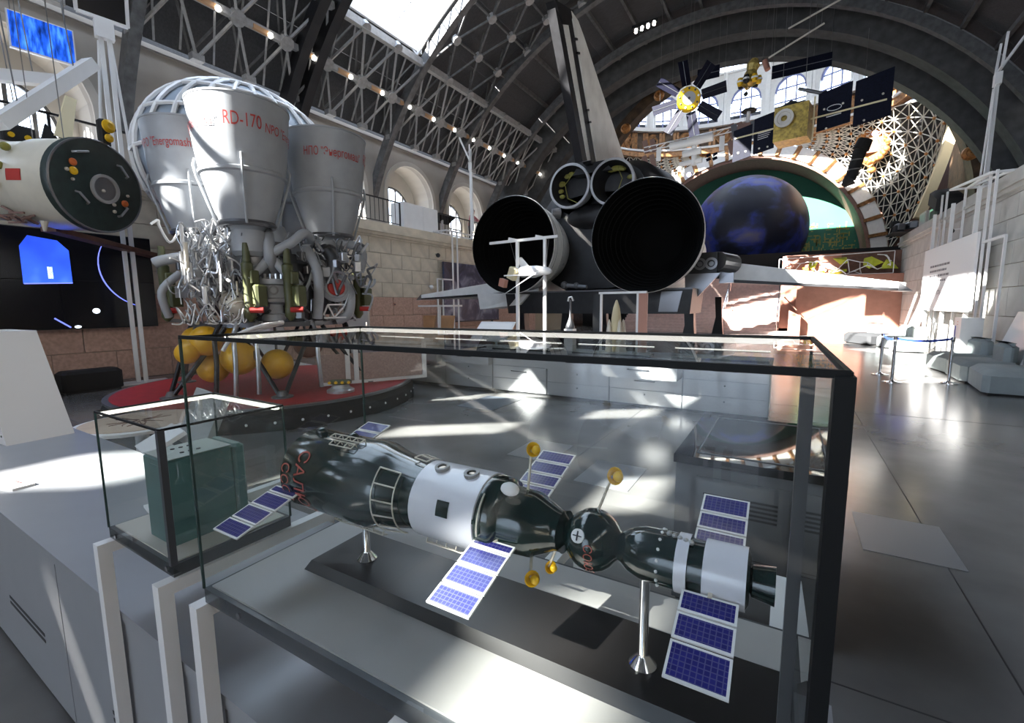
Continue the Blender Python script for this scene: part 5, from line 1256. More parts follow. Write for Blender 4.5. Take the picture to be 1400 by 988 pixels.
# hanging stand with the shuttle model
g = thing('hanging_stand', 'white twin-post stand with a crossbar on the far counter', 'stand', (-4.42, FY+.45, 0))
for x in (-.32, .30): MB().bar((x, 0, .86), (x, 0, 3.02), .055).build('post', 'white_gloss', g); MB().box((x-.1, 0, 3.05), (.2, .06, .06), Matrix.Rotation(rad(14), 3, 'Y')).build('clamp', 'white_gloss', g)
MB().bar((-.98, 0, 3.02), (.58, 0, 3.04), .05).build('crossbar', 'white_gloss', g)
for x in (-.32, .30): MB().bb(x-.12, x+.12, -.08, .08, .86, .875).build('base', 'white_gloss', g)
s_ = thing('shuttle_model', 'small white shuttle model hanging from the white stand by two threads', 'model', (-4.35, FY+.42, 2.38), rad(-14))
loft([(-.5, 0, 0, .03, .03, 2), (-.42, 0, .01, .08, .07, 2), (-.1, 0, .03, .12, .10, 2.3), (.35, 0, .03, .12, .11, 2.3), (.4, 0, .03, .09, .09, 2)]).v
bm_ = loft([(-.5, 0, 0, .03, .03, 2), (-.42, 0, .01, .08, .07, 2), (-.1, 0, .03, .12, .10, 2.3), (.35, 0, .03, .12, .11, 2.3), (.4, 0, .03, .09, .09, 2)], 18); bm_.v = [(-y*.9, x, z+.25*y*.0) for x, y, z in bm_.v]
bm_.build('fuselage', 'white_gloss', s_, True)
MB().prism([(.3, .0, -.05), (-.35, -.42, -.07), (-.42, -.42, -.07), (-.36, .0, -.05)], (0, 0, .025)).build('wing', 'white_gloss', s_); MB().prism([(.3, 0, -.05), (-.36, 0, -.05), (-.42, .42, -.07), (-.35, .42, -.07)], (0, 0, .025)).build('wing', 'white_gloss', s_)
MB().prism([(-.12, -.015, .12), (-.36, -.015, .12), (-.42, -.015, .32), (-.34, -.015, .32)], (0, .03, 0)).build('fin', 'white_gloss', s_)
MB().bevbox((-.45, -.1, .0), (.2, .2, .24), .02, Matrix.Rotation(.4, 3, 'Y')).build('engine_block', 'cream_beam', s_); MB().box((-.72, -.15, -.18), (.16, .1, .16), Matrix.Rotation(.3, 3, 'Y')).build('tag_block', 'copper_panel', s_)
MB().prism([(.55, -.45, -.02), (.2, -.35, -.12), (-.35, -.55, -.45), (-.2, -.45, -.35), (.2, -.25, -.06)], (0, .03, .02)).build('tail_arc', 'white_gloss', s_)
for x0, x1 in ((-.45, -.75), (.32, .30)): MB().cyl((x0, 0, .1), (x1, .1, .655), .006, n=5).build('thread', 'steel_cable', s_)
# model pavilion
m = thing('canopy_model', 'white flat canopy on a post over two tan curved seats on the far counter', 'model', (-6.95, FY+.70, CT))
MB().bb(-.55, .45, -.2, .2, .86, .90).build('canopy', 'white_gloss', m); MB().cyl((-.05, 0, 0), (-.05, 0, .87), .025, n=10).build('post', 'white_gloss', m)
for x in (-.42, .12): 
    q = MB().prism([(x, -.2, .22), (x+.3, -.2, .22), (x+.38, -.2, .66), (x+.02, -.2, .66)], (0, .06, 0)).build('seat_back', 'wood', m); MB().bb(x, x+.36, -.34, -.14, .15, .22).build('seat', 'wood', m); MB().bb(x+.06, x+.30, -.3, -.2, 0, .15).build('seat_base', 'white_paint', m)
# small engine model on a white pedestal
m = thing('engine_model', 'slim metal engine model on a white pedestal on the far counter', 'model', (-3.62, FY+.55, CT))
MB().bb(-.09, .09, -.09, .09, 0, .42).build('pedestal', 'white_gloss', m)
MB().lathe([(.001, .42), (.09, .42), (.09, .46), (.07, .52), (.03, .62), (.02, .68), (.02, .95), (.03, .97), (.001, .98)], 18).build('nozzle', 'pipe_dark', m, True)
MB().tube([(-.05, 0, .95), (-.03, 0, 1.02), (.03, 0, 1.03), (.06, 0, .96)], .02, 7).build('hook', 'pipe_silver', m)
# rocket in a white framed box
m = thing('rocket_model', 'cream rocket model with strap-on boosters inside a white framed box', 'model', (-2.72, FY+.60, CT))
MB().lathe([(.001, .02), (.10, .02), (.11, .1), (.09, .5), (.09, .62), (.06, .82), (.02, .95), (.001, .97)], 20).build('core', 'cream_beam', m, True)
for k in range(4): a = PI/4+PI/2*k; MB().lathe([(.001, .0), (.075, .0), (.06, .1), (.055, .35), (.03, .55), (.001, .62)], 14, (.14*math.cos(a), .14*math.sin(a), 0)).build('booster', 'fine_rail', m, True)
m = thing('framed_box', 'white upright frame with a brown side panel around the rocket model', 'frame', (-2.72, FY+.60, CT))
for x in (-.36, .34): MB().bb(x-.02, x+.02, .16, .2, 0, 1.08).build('upright', 'white_gloss', m)
MB().bb(-.4, .5, .14, .22, 1.08, 1.12).build('top_bar', 'white_gloss', m); MB().bb(.36, .52, .16, .2, 0, 1.08).build('side_panel', 'copper_panel', m); MB().bb(-.52, -.38, .16, .2, .0, 1.08).build('dark_panel', 'dark_fabric', m)
# ---- grey cabinet with a glossy black top
cb = thing('equipment_cabinet', 'grey cabinet with ventilation slots and a glossy black top', 'cabinet', (-0.5, 2.62, 0))
MB().bb(0, .78, 0, 1.08, .04, .86).build('body', 'cabinet_grey', cb); MB().bb(.02, .76, .02, 1.06, 0, .04).build('kick_board', 'groove_dark', cb)
dr = MB().bb(.11, .56, -.008, 0, .06, .80).build('door', 'cabinet_grey', cb)
for k in range(5): MB().bb(.15, .51, -.0095, -.008, .70-.024*k, .711-.024*k).build('vent_slot', 'groove_dark', dr); 
d2 = MB().bb(.57, .77, -.008, 0, .06, .80).build('door', 'cabinet_grey', cb)
for k in range(5): MB().bb(.59, .76, -.0095, -.008, .70-.024*k, .711-.024*k).build('vent_slot', 'groove_dark', d2)
for k in range(2): MB().bb(.3, .5, -.0095, -.008, .36+.02*k, .364+.02*k).build('vent_slot', 'groove_dark', dr)
MB().bb(-.012, .79, -.012, 1.09, .86, .905).build('top', 'gloss_black', cb)
tf = MB()
for a, b in (((.1, .08), (.72, .08)), ((.72, .08), (.72, 1.0)), ((.72, 1.0), (.1, 1.0)), ((.1, 1.0), (.1, .08))): tf.bar((*a, .908), (*b, .908), .006, .004)
tf.build('screen_bezel', 'pipe_dark', cb)

# ================================================================== LEFT SIDE
vw = thing('video_wall', 'wide dark video wall showing a lit blue cabin interior', 'screen', (XL+.35, 2.6, 1.29))
MB().bb(-.12, 0, -2.6, 2.65, 0, 2.15).build('housing', 'black_matte', vw)
for i in range(3):
    for j in range(2): MB().bb(0.0, .01, -2.58+1.745*i, -2.58+1.745*(i+1)-.01, .02+1.06*j, .02+1.06*(j+1)-.01).build('panel', 'screen_black', vw)
def onscr(nm, pts, m): return MB().add([(.014, y, z) for y, z in pts], [tuple(range(len(pts)))]).build(nm, m, vw)
onscr('lit_window', [(.35, .98), (1.12, 1.02), (1.12, 1.72), (.95, 1.92), (.50, 1.98), (.36, 1.75)], 'screen_scene')
onscr('lit_sign', [(.74, 1.10), (.82, 1.10), (.82, 1.35), (.74, 1.35)], 'glow_white')
b = MB(); b.tube([(.014, .36, .98), (.014, 1.12, 1.02)], .012, 4)
for k in range(14):
    a = rad(150+100*k/14); a2 = rad(150+100*(k+1)/14); b.tube([(.014, 2.55+.95*math.cos(a), 1.45+.98*math.sin(a)), (.014, 2.55+.95*math.cos(a2), 1.45+.98*math.sin(a2))], .008+.006*math.sin(PI*k/14), 4)
b.tube([(.014, .75, .25), (.014, 1.0, .04)], .015, 4); b.build('light_trace', 'glow_blue', vw)
onscr('lit_dot', [(1.47+.07*math.cos(a), .40+.06*math.sin(a)) for a in [2*PI*k/12 for k in range(12)]], 'glow_white'); onscr('lit_dot', [(1.12+.06*math.cos(a), .05+.03*math.sin(a)) for a in [2*PI*k/12 for k in range(12)]], 'glow_white')
# low black seats
for (x, y, lb) in ((-12.7, 3.55, 'long black upholstered bench below the video wall'),):
    s_ = thing('bench', lb, 'bench', (x, y, 0), rad(90)); MB().bevbox((0, 0, .25), (1.0, .5, .42), .06).build('seat', 'black_fabric', s_); MB().bb(-.45, .45, -.2, .2, 0, .05).build('base', 'groove_dark', s_)
s_ = thing('armchair', 'black armchair with a backrest beside the bench', 'armchair', (-12.2, 2.35, 0), rad(80)); MB().bevbox((0, 0, .24), (.75, .7, .42), .07).build('seat', 'black_fabric', s_); MB().bevbox((0, .3, .62), (.75, .18, .4), .06).build('backrest', 'black_fabric', s_); MB().bb(-.3, .3, -.3, .3, 0, .05).build('base', 'groove_dark', s_)
# lamp masts
def mast(name, label, loc, h, rz=0, panel=True, tri=1.25, w=.45, lean=.25):
    m = thing(name, label, 'light mast', loc, rz)
    MB().bar((-.07, 0, 0), (-.07, 0, h), .08).build('post', 'white_paint', m); MB().bar((.07, 0, 0), (.07, 0, h), .08).build('post', 'white_paint', m)
    MB().cyl((-.30, .1, h-3.2), (-.1, .05, h-.3), .03, n=6).build('stay', 'white_paint', m); MB().bar((-.32, .05, h-3.2), (.32, .05, h-3.2), .05).build('spreader', 'white_paint', m); MB().cyl((.30, .1, h-3.2), (.1, .05, h-.3), .03, n=6).build('stay', 'white_paint', m)
    MB().bb(-.16, .16, -.08, .08, h-.25, h+.1).build('head_plate', 'white_paint', m)
    if panel:
        f = MB(); t = tri
        for p, q in (((-w, 0, h+.15), (w, 0, h+.15)), ((-w, 0, h+.15), (-w, -lean, h+.15+t)), ((w, 0, h+.15), (w, -lean, h+.15+t)), ((-w, -lean, h+.15+t), (w, -lean, h+.15+t)), ((-w, 0, h+.15), (-w, .1-lean*.2, h+.15+t*.7)), ((w, 0, h+.15), (w, .1-lean*.2, h+.15+t*.7))): f.bar(p, q, .06)
        f.build('tilt_frame', 'white_paint', m)
        MB().add([(-w, .02, h+.18), (w, .02, h+.18), (w, -lean+.02, h+.12+t), (-w, -lean+.02, h+.12+t)], [(0, 1, 2, 3)]).build('lamp_panel', 'screen_black', m)
    bw = .5 if loc[2] < 1 else .16
    MB().bb(-bw, bw, -bw/2, bw/2, 0, .03).build('base', 'white_paint', m)
    return m
mast('lamp_mast', 'tall white lamp mast standing on the floor in front of the dark video wall', (-12.95, 4.55, 0), 7.75, rad(80), w=.42)
mast('lamp_mast', 'white lamp mast on the gallery edge next to the two visitors', (-13.75, 18.9, 5.0), 3.55, rad(-60), tri=1.0, w=.35, lean=.45)
ms = mast('lamp_mast', 'white lamp mast on the gallery edge above the text board', (5.1, 20.6, 5.0), 3.6, rad(85), tri=1.35, w=.4, lean=.75)
# platform brackets
def bracket(name, label, loc, pts, posts, m='white_paint'):
    t = thing(name, label, 'scaffold', loc)
    for p, q in pts: MB().bar(p, q, .06).build('beam', m, t)
    for p, q in posts: MB().bar(p, q, .055).build('post', m, t)
    return t
bracket('scaffold_frame', 'white twin-post scaffold in front of the left stone wall', (-13.5, 16.6, 0), [((-.4, -.4, 5.05), (.35, -.4, 5.05)), ((-.4, 2.6, 5.05), (.35, 2.6, 5.05)), ((.35, -.4, 5.05), (.35, 2.6, 5.05)), ((-.4, -.4, 5.05), (-.4, 2.6, 5.05)), ((.35, -1.1, 2.9), (.35, 0, 2.9))],
        [((.35, 0, 0), (.35, 0, 5.05)), ((.35, .35, 0), (.35, .35, 5.05)), ((.35, -1.1, 0), (.35, -1.1, 2.9)), ((.35, -.75, 0), (.35, -.75, 2.9))])
bracket('scaffold_frame', 'white scaffold frame with a grid shelf beside the text board', (4.52, 16.9, 0), [((-.3, -.2, 5.0), (.8, -.2, 5.0)), ((-.3, 3.4, 5.3), (.8, 3.4, 5.3)), ((-.3, -.2, 5.0), (-.3, 3.4, 5.3)), ((.1, -.2, 5.0), (.1, 3.4, 5.3)), ((-.2, -1.3, 3.3), (-.2, .2, 3.3)), ((-.3, -.2, 5.0), (.1, 3.4, 5.3))],
        [((-.2, .2, 0), (-.2, .2, 5.05)), ((-.2, -.25, 0), (-.2, -.25, 5.05)), ((-.2, -1.3, 0), (-.2, -1.3, 3.3)), ((.05, 3.3, 0), (.05, 3.3, 5.3)), ((.05, 6.0, 0), (.05, 6.0, 5.6)), ((.05, 5.4, 0), (.05, 5.4, 5.6))])
# video screen high on the left
bs = thing('wall_screen', 'blue abstract wall screen fixed on brackets high above the left gallery', 'screen', (-15.9, 4.35, 7.85), rad(-6))
MB().bb(-.1, 0, -.58, .58, 0, .84).build('frame', 'white_paint', bs); MB().bb(0, .012, -.55, .55, .03, .81).build('display', 'screen_blue', bs)
for y in (-.4, .4): MB().bar((-.1, y, .4), (-1.3, y, .5), .05).build('bracket', 'black_steel', bs)
for y in (-.5, .45): MB().cyl((-.05, y, .84), (-.05, y, 1.9), .012, n=5).build('hanger', 'steel_cable', bs)
# white suspended trough beams
def trough(label, p, q, w=.26, h=.22):
    t = thing('suspended_beam', label, 'beam', ((p[0]+q[0])/2, (p[1]+q[1])/2, (p[2]+q[2])/2)); o = Vector(t.location)
    MB().bar(Vector(p)-o, Vector(q)-o, w, h).build('channel', 'white_paint', t)
    for f in (.2, .8):
        c = Vector(p).lerp(Vector(q), f)-o; MB().cyl(c, c+Vector((-.6, 0, 2.9)), .012, n=5).build('hanger', 'steel_cable', t)
    return t
trough('white box beam slanting upward above the docked spacecraft', (-12.0, 2.55, 4.95), (-12.6, 4.15, 6.75))
trough('white box beam running behind the slanting beam below the blue screen', (-14.2, 2.3, 6.3), (-14.2, 4.0, 6.75))
trough('lower white box beam behind the slanting beam', (-14.2, 2.3, 5.2), (-14.2, 3.6, 5.25), .2, .18)
# gallery structures at far left: shelf with equipment
e = thing('lighting_rig', 'black lighting rig with yellow marks on the left gallery', 'lighting rig', (-13.7, 3.15, 5.0)); 
MB().bevbox((0, 0, .25), (.4, .5, .36), .03).build('housing', 'black_matte', e); MB().bb(-.2, .2, -.35, .6, 0, .07).build('base', 'plaster_light', e)
for y in (-.12, .12): MB().cyl((.2, y, .2), (.26, y, .2), .05, n=10).build('lamp_head', 'yellow_paint', e)
MB().prism([(0, .3, .07), (0, .8, .07), (0, .45, .62)], (.1, 0, 0)).build('hood', 'black_matte', e)

# ---- spacecraft module hanging in front of the video wall
SC = Vector((-10.5, 3.37, 3.87)); nv = Vector((.93, .37, -.06)).normalized()
sp = thing('spacecraft_module', 'cream cylindrical spacecraft module with a dark green round end plate, hung on cables', 'spacecraft', tuple(SC))
def nlathe(prof, nm, m, par=sp, n=48, o=(0, 0, 0)): return MB().lathe(prof, n, o, nv).build(nm, m, par, True)
body = nlathe([(.74, -.12), (.76, -.14), (.76, -.9), (.72, -1.0), (.72, -1.5), (.62, -1.7), (.62, -2.2), (.001, -2.2)], 'body', 'spacecraft_white')
plate = nlathe([(.001, .0), (.77, .0), (.785, -.02), (.785, -.14), (.76, -.14)], 'end_plate', 'spacecraft_green')
nlathe([(.755, .004), (.77, .012), (.785, .004), (.785, -.02)], 'plate_rim', 'nozzle_grey', plate)
a1 = Vector((0, 0, 1)).cross(nv).normalized(); b1 = nv.cross(a1)
def onpl(u, v, d=.0): return a1*u+b1*v+nv*d
hatch_ = MB().lathe([(.16, -.12), (.20, .03), (.245, .03), (.25, .0)], 28, onpl(.10, -.02), nv).build('docking_ring', 'drawer_grey', plate, True)
MB().lathe([(.001, .004), (.19, .004)], 24, onpl(.10, -.02), nv).build('docking_cone', 'nozzle_grey', plate)
MB().sphere(onpl(.06, -.06, .02), .03, 8, 6).build('docking_pin', 'fine_rail', plate)
for u, v, m, r_ in ((-.40, .30, 'orange_paint', .06), (-.40, .16, 'yellow_paint', .065), (-.5, .16, 'fine_rail', .03), (.44, -.2, 'orange_paint', .06), (-.42, .02, 'fine_rail', .025), (.24, -.26, 'fine_rail', .03), (.24, -.38, 'fine_rail', .03), (.5, -.05, 'fine_rail', .025)):
    MB().lathe([(.001, .03), (r_*.6, .035), (r_, .02), (r_, 0)], 14, onpl(u, v), nv).build('fitting', m, plate, True)
for u, v, ang in ((-.28, .50, .3), (.42, .36, -.9), (-.30, -.25, -.8), (.38, -.36, .9)):
    h_ = MB(); d_ = a1*math.cos(ang)+b1*math.sin(ang); c_ = onpl(u, v); h_.tube([c_-d_*.12, c_-d_*.1+nv*.06, c_+d_*.1+nv*.06, c_+d_*.12], .02, 6); h_.build('hand_hold', 'pipe_silver', plate)
fl = MB(); A = []
for k in range(5): A.append((-.55, -.25+.22*k/4))
bdir = -a1
fl = MB(); P = []
for k in range(5):
    t = -.12+.24*k/4; P.append((bdir*math.cos(t)+b1*math.sin(t)+nv*0)*.765)
fl.add([p-nv*.55 for p in P]+[p-nv*.85 for p in P], [(k, k+1, 6+k, 5+k) for k in range(4)]); fl.build('red_flag', 'red_paint', body)
ant = MB().bevbox(tuple(onpl(.22, .98, -.1)), (.16, .16, .45), .04).build('periscope', 'black_matte', sp)
for dz, r_ in ((.1, .11), (-.1, .07)):
    MB().lathe([(.001, .05), (r_*.5, .06), (r_, .03), (r_, 0)], 16, onpl(.22, .98+dz, .0), nv).build('periscope_lens', 'yellow_paint', ant, True)
MB().prism([tuple(onpl(-.28, .76, -.5)), tuple(onpl(-.02, .76, -.5)), tuple(onpl(.42, 1.62, -.9)), tuple(onpl(.24, 1.62, -.9))], tuple(nv*.03)).build('solar_flap', 'cream_beam', sp)
for k in range(3): q = onpl(-.7-.05*k, .45-.3*k, -.9-.1*k); MB().sphere(q, .07, 10, 6).build('thruster_cluster', 'olive_film', body)
rn = random.Random(8); ms_ = MB()
for k in range(22): p0 = onpl(-.5+rn.uniform(-.3, .3), -.62+rn.uniform(-.12, .08), -.9+rn.uniform(-.4, .2)); ms_.bar(p0, p0+Vector((rn.uniform(-.2, .2), rn.uniform(-.2, .2), rn.uniform(-.1, .1))), .03)
tag(ms_.build('wiring_bundle', 'brown_fabric', sp), kind='stuff')
MB().cyl(onpl(-.45, -.68, -.6), onpl(-.45, -.85, -.6), .06, .02, n=10).build('thruster', 'fine_rail', sp)
for u, d in ((-.2, -.4), (.2, -1.6), (-.3, -1.8)): MB().cyl(onpl(u, .7, d), onpl(u, .7, d)+Vector((-.3, 0, 7.6)), .008, n=5).build('cable', 'steel_cable', sp)
# support arm joining the wall behind
MB().bar(nv*-1.2+Vector((0, 0, -.75)), Vector((-3.0, 1.9, -.85)), .25, .1).build('support_arm', 'brown_wall', sp)

# ---- geodesic sphere of white bars behind the engine
GC = Vector((-11.95, 6.95, 0)); gs = thing('lattice_sphere', 'large white latticed sphere with grey-blue panes behind the rocket engine', 'sphere', tuple(GC))
gr, gz = 2.0, 5.15
MB().sphere((0, 0, gz), gr-.05, 40, 24, (.85, 1.22, 1)).build('pane_shell', 'geo_panel', gs, True)
E3 = lambda v: Vector((v.x*.85, v.y*1.22, v.z+gz))
for k in range(12):
    a = PI*k/12; MB().tube([E3(Vector((gr*math.cos(t)*math.cos(a), gr*math.cos(t)*math.sin(a), gr*math.sin(t)))) for t in [2*PI*j/48 for j in range(48)]], .05, 6, True).build('meridian_bar', 'white_gloss', gs)
for lat in (-50, -25, 0, 25, 48, 68):
    MB().tube([E3(Vector((gr*math.cos(rad(lat))*math.cos(t), gr*math.cos(rad(lat))*math.sin(t), gr*math.sin(rad(lat))))) for t in [2*PI*j/48 for j in range(48)]], .045, 6, True).build('parallel_bar', 'white_gloss', gs)
MB().lathe([(1.2, 0), (1.2, .1), (.5, .3), (.5, 3.1), (1.0, 3.5)], 28).build('pedestal', 'white_paint', gs)

# ---- on the left gallery: white cabinet, black screen, visitors
b = thing('gallery_cabinet', 'plain white cabinet standing in a gap of the gallery railing', 'cabinet', (-14.4, 15.6, 5.02)); MB().bb(-.35, .35, -1.1, 1.1, 0, 1.05).build('body', 'white_paint', b); MB().bb(.35, .365, -1.08, .1, .03, 1.02).build('door', 'white_paint', b); MB().bb(.35, .365, .12, 1.08, .03, 1.02).build('door', 'white_paint', b)
b = thing('tilted_screen', 'tilted black screen behind the gallery railing beside the white cabinet', 'screen', (-14.6, 17.5, 5.0)); MB().prism([(0, -.75, .72), (.35, -.6, 1.02), (.35, .75, 1.02), (0, .6, .72)], (.01, 0, -.05)).build('panel', 'black_matte', b); MB().bar((.1, 0, 0), (.15, 0, .8), .08).build('column', 'white_paint', b)
# ================================================================== VISITORS
def person(label, loc, rz, top, legs, hair, lean=0.15):
    """standing figure leaning on the railing; one continuous skinned body"""
    h = thing('person', label, 'person', loc, rz)
    J = dict(pel=(0, 0, .92), chest=(0, -lean*.6, 1.28), neck=(0, -lean, 1.48), head=(0, -lean*1.2, 1.60), crown=(0, -lean*1.2, 1.70),
             shL=(-.18, -lean*.9, 1.40), elL=(-.24, -.25-lean, 1.15), haL=(-.10, -.42-lean, 1.08), shR=(.18, -lean*.9, 1.40), elR=(.25, -.25-lean, 1.15), haR=(.12, -.42-lean, 1.10),
             hiL=(-.09, 0, .88), knL=(-.10, -.03, .48), anL=(-.10, .03, .09), toL=(-.10, -.12, .05), hiR=(.09, 0, .88), knR=(.11, .0, .48), anR=(.11, .05, .09), toR=(.11, -.10, .05))
    Rr = dict(pel=.15, chest=.155, neck=.055, head=.09, crown=.085, shL=.07, elL=.045, haL=.03, shR=.07, elR=.045, haR=.03, hiL=.09, knL=.06, anL=.04, toL=.035, hiR=.09, knR=.06, anR=.04, toR=.035)
    E_ = [('pel', 'chest'), ('chest', 'neck'), ('neck', 'head'), ('head', 'crown'), ('chest', 'shL'), ('shL', 'elL'), ('elL', 'haL'), ('chest', 'shR'), ('shR', 'elR'), ('elR', 'haR'), ('pel', 'hiL'), ('hiL', 'knL'), ('knL', 'anL'), ('anL', 'toL'), ('pel', 'hiR'), ('hiR', 'knR'), ('knR', 'anR'), ('anR', 'toR')]
    ks = list(J); me = bpy.data.meshes.new('body'); me.from_pydata([J[k] for k in ks], [(ks.index(a), ks.index(b)) for a, b in E_], [])
    o = bpy.data.objects.new('body', me); COL.objects.link(o); o.parent = h
    sk = o.modifiers.new('skin', 'SKIN'); sl = me.skin_vertices[0].data if me.skin_vertices else None
    if sl is None:
        me.attributes.new('x', 'FLOAT', 'POINT')
    for i, k in enumerate(ks):
        if me.skin_vertices: v = me.skin_vertices[0].data[i]; v.radius = (Rr[k], Rr[k]); v.use_root = (k == 'pel')
    sub = o.modifiers.new('subdivision', 'SUBSURF'); sub.levels = 1; sub.render_levels = 1
    m = bpy.data.materials.new('clothes'); m.use_nodes = True; N = m.node_tree.nodes; L = m.node_tree.links
    tc = N.new('ShaderNodeTexCoord'); sx = N.new('ShaderNodeSeparateXYZ'); rp = N.new('ShaderNodeValToRGB'); rp.color_ramp.interpolation = 'CONSTANT'
    mr = N.new('ShaderNodeMapRange'); mr.inputs['From Min'].default_value = 0; mr.inputs['From Max'].default_value = 1.8
    cr = rp.color_ramp; cr.elements[0].position = 0; cr.elements[0].color = (.02, .02, .02, 1); cr.elements[1].position = .07; cr.elements[1].color = (*legs, 1)
    for ps, c in ((.51, top), (.83, (.55, .33, .25))): e = cr.elements.new(ps); e.color = (*c, 1)
    L.new(tc.outputs['Object'], sx.inputs[0]); L.new(sx.outputs['Z'], mr.inputs['Value']); L.new(mr.outputs[0], rp.inputs[0]); L.new(rp.outputs[0], N['Principled BSDF'].inputs['Base Color']); N['Principled BSDF'].inputs['Roughness'].default_value = .8
    me.materials.append(m)
    hd = MB().sphere((0, -lean*1.2+.025, 1.68), .105, 14, 10, (.95, 1.0, 1.05)).build('hair', hair, h, True)
    f = Vector((0, -lean*1.2-.095, 1.62))
    for s_ in (-1, 1): MB().sphere(f+Vector((.035*s_, .005, .03)), .012, 8, 5).build('eye', 'ink_dark', h)
    MB().prism([tuple(f+Vector((-.015, .005, -.01))), tuple(f+Vector((.015, .005, -.01))), tuple(f+Vector((0, -.022, -.005))), tuple(f+Vector((0, .0, .035)))], (0, .004, 0)).build('nose', 'skin', h)
    MB().bar(f+Vector((-.025, .004, -.04)), f+Vector((.025, .004, -.04)), .008).build('mouth', 'red_paint', h)
    for s_ in (-1, 1): MB().sphere((.09*s_, -lean*1.2+.01, 1.62), .025, 8, 5, (.5, 1, 1.3)).build('ear', 'skin', h)
    for s_ in (-1, 1):
        c = Vector(J['haL' if s_ < 0 else 'haR'])
        for k in range(4): MB().tube([c+Vector((.02*(k-1.5), -.02, .01)), c+Vector((.02*(k-1.5), -.07, .005-.003*k)), c+Vector((.018*(k-1.5), -.09, -.02))], .009, 5).build('finger', 'skin', h)
        MB().tube([c+Vector((-.03*s_, 0, .01)), c+Vector((-.05*s_, -.03, .02)), c+Vector((-.05*s_, -.055, .01))], .010, 5).build('thumb', 'skin', h)
    return h
person('visitor in a pink top leaning on the gallery railing', (-14.75, 20.2, 5.0), rad(90), (.42, .13, .14), (.05, .06, .1), 'hair_brown')
person('visitor in dark clothes and blue jeans beside the one in pink', (-14.75, 21.35, 5.0), rad(75), (.03, .03, .04), (.03, .05, .2), 'ink_dark')

# ---- space poster on the left wall
po = thing('space_poster', 'dark poster of clouds seen from orbit leaning before the left wall', 'poster', (-13.72, 18.6, 1.0)); MB().bb(-.05, .05, -2.0, 2.6, 0, 2.75).build('panel', 'earth_poster', po); MB().bb(-.06, .06, -2.12, 2.62, -.06, 0).build('ledge', 'black_steel', po)
for y in (-1.5, 2.0): MB().bb(-.04, .04, y-.04, y+.04, -1.0, -.06).build('leg', 'black_steel', po)
# security cameras on the stone
for y, z, lb in ((16.4, 4.05, 'black dome security camera high on the left stone wall'), (15.9, 2.6, 'white security camera on the lower stone course')):
    c = thing('security_camera', lb, 'camera', (XL+.03, y, z)); MB().bb(0, .12, -.05, .05, 0, .05).build('bracket', 'white_paint' if z < 3 else 'plaster_light', c); MB().sphere((.14, 0, -.03), .10, 12, 8).build('dome', 'white_paint' if z < 3 else 'black_matte', c, True)
c = thing('alarm_button', 'small dark call point on the pink granite dado', 'call point', (XL+.03, 13.7, 1.75)); MB().bb(0, .04, -.05, .05, 0, .12).build('case', 'copper_panel', c); MB().cyl((.04, 0, .06), (.06, 0, .06), .03, n=10).build('button', 'ink_dark', c)

# ================================================================== RIGHT SIDE
bd = thing('text_board', 'big white text board on posts along the right wall', 'board', (4.3, 20.3, 0))
MB().bb(-.03, .03, -2.9, 2.75, 1.45, 3.62).build('panel', 'paper', bd)
for y in (-2.2, .2, 2.4): MB().bb(.03, .12, y-.05, y+.05, 0, 4.9).build('post', 'white_paint', bd)
MB().bb(-.01, .01, -2.0, 2.6, .0, 1.3).build('lower_sheet', 'paper', bd) if False else None
def bt(y0, z0): return lambda u, v: (-.033, y0-u, z0+v)
rn = random.Random(12)
for k, w in enumerate((2.35, 2.0, 2.25, 2.05, .8)):      # small print, too fine to read: word-long strokes
    y = 1.75; ln = MB()
    while y > 1.75-w:
        e = rn.uniform(.12, .32); ln.bb(-.033, -.0305, y-e, y, 2.93-.17*k, 3.0-.17*k); y -= e+.05
    ln.build('text_line', 'ink_grey', bd)
text_part('text_line', 'БУДУЩЕЕ ЧЕЛОВЕЧЕСТВА –', .19, bt(1.02, 2.05), 'ink_dark', bd, .72); text_part('text_line', 'В КОСМОСЕ', .19, bt(1.55, 1.80), 'ink_dark', bd, .72)
# white terminal column beside the board
k_ = thing('terminal_column', 'white terminal column with dark slots by the text board', 'terminal', (4.05, 16.55, 0)); MB().bb(-.18, .25, -.28, .28, 0, 1.32).build('body', 'white_paint', k_)
for z0, z1 in ((.75, 1.1), (.15, .5)): MB().bb(-.186, -.18, .12, .18, z0, z1).build('slot', 'belt_blue', k_)
for z in (1.2, 1.13, .62, .56): MB().bb(-.184, -.18, -.02, .02, z, z+.02).build('mark', 'orange_paint', k_)
# slanted white panels standing on the floor by the wall
for y, lb in ((24.3, 'white slanted floor panel between the red wall and the text board'), (14.4, 'white slanted floor panel behind the grey sofas')):
    w = thing('floor_panel_stand', lb, 'panel', (4.2, y, 0)); MB().prism([(-.1, -.75, 0), (-.1, .75, 0), (.35, .75, 1.5), (.35, -.75, 1.5)], (.05, 0, 0)).build('board', 'white_gloss', w); MB().bar((.35, 0, 0), (.33, 0, 1.3), .06).build('prop', 'white_paint', w); MB().bb(-.1, .45, -.7, .7, 0, .04).build('base', 'white_paint', w)
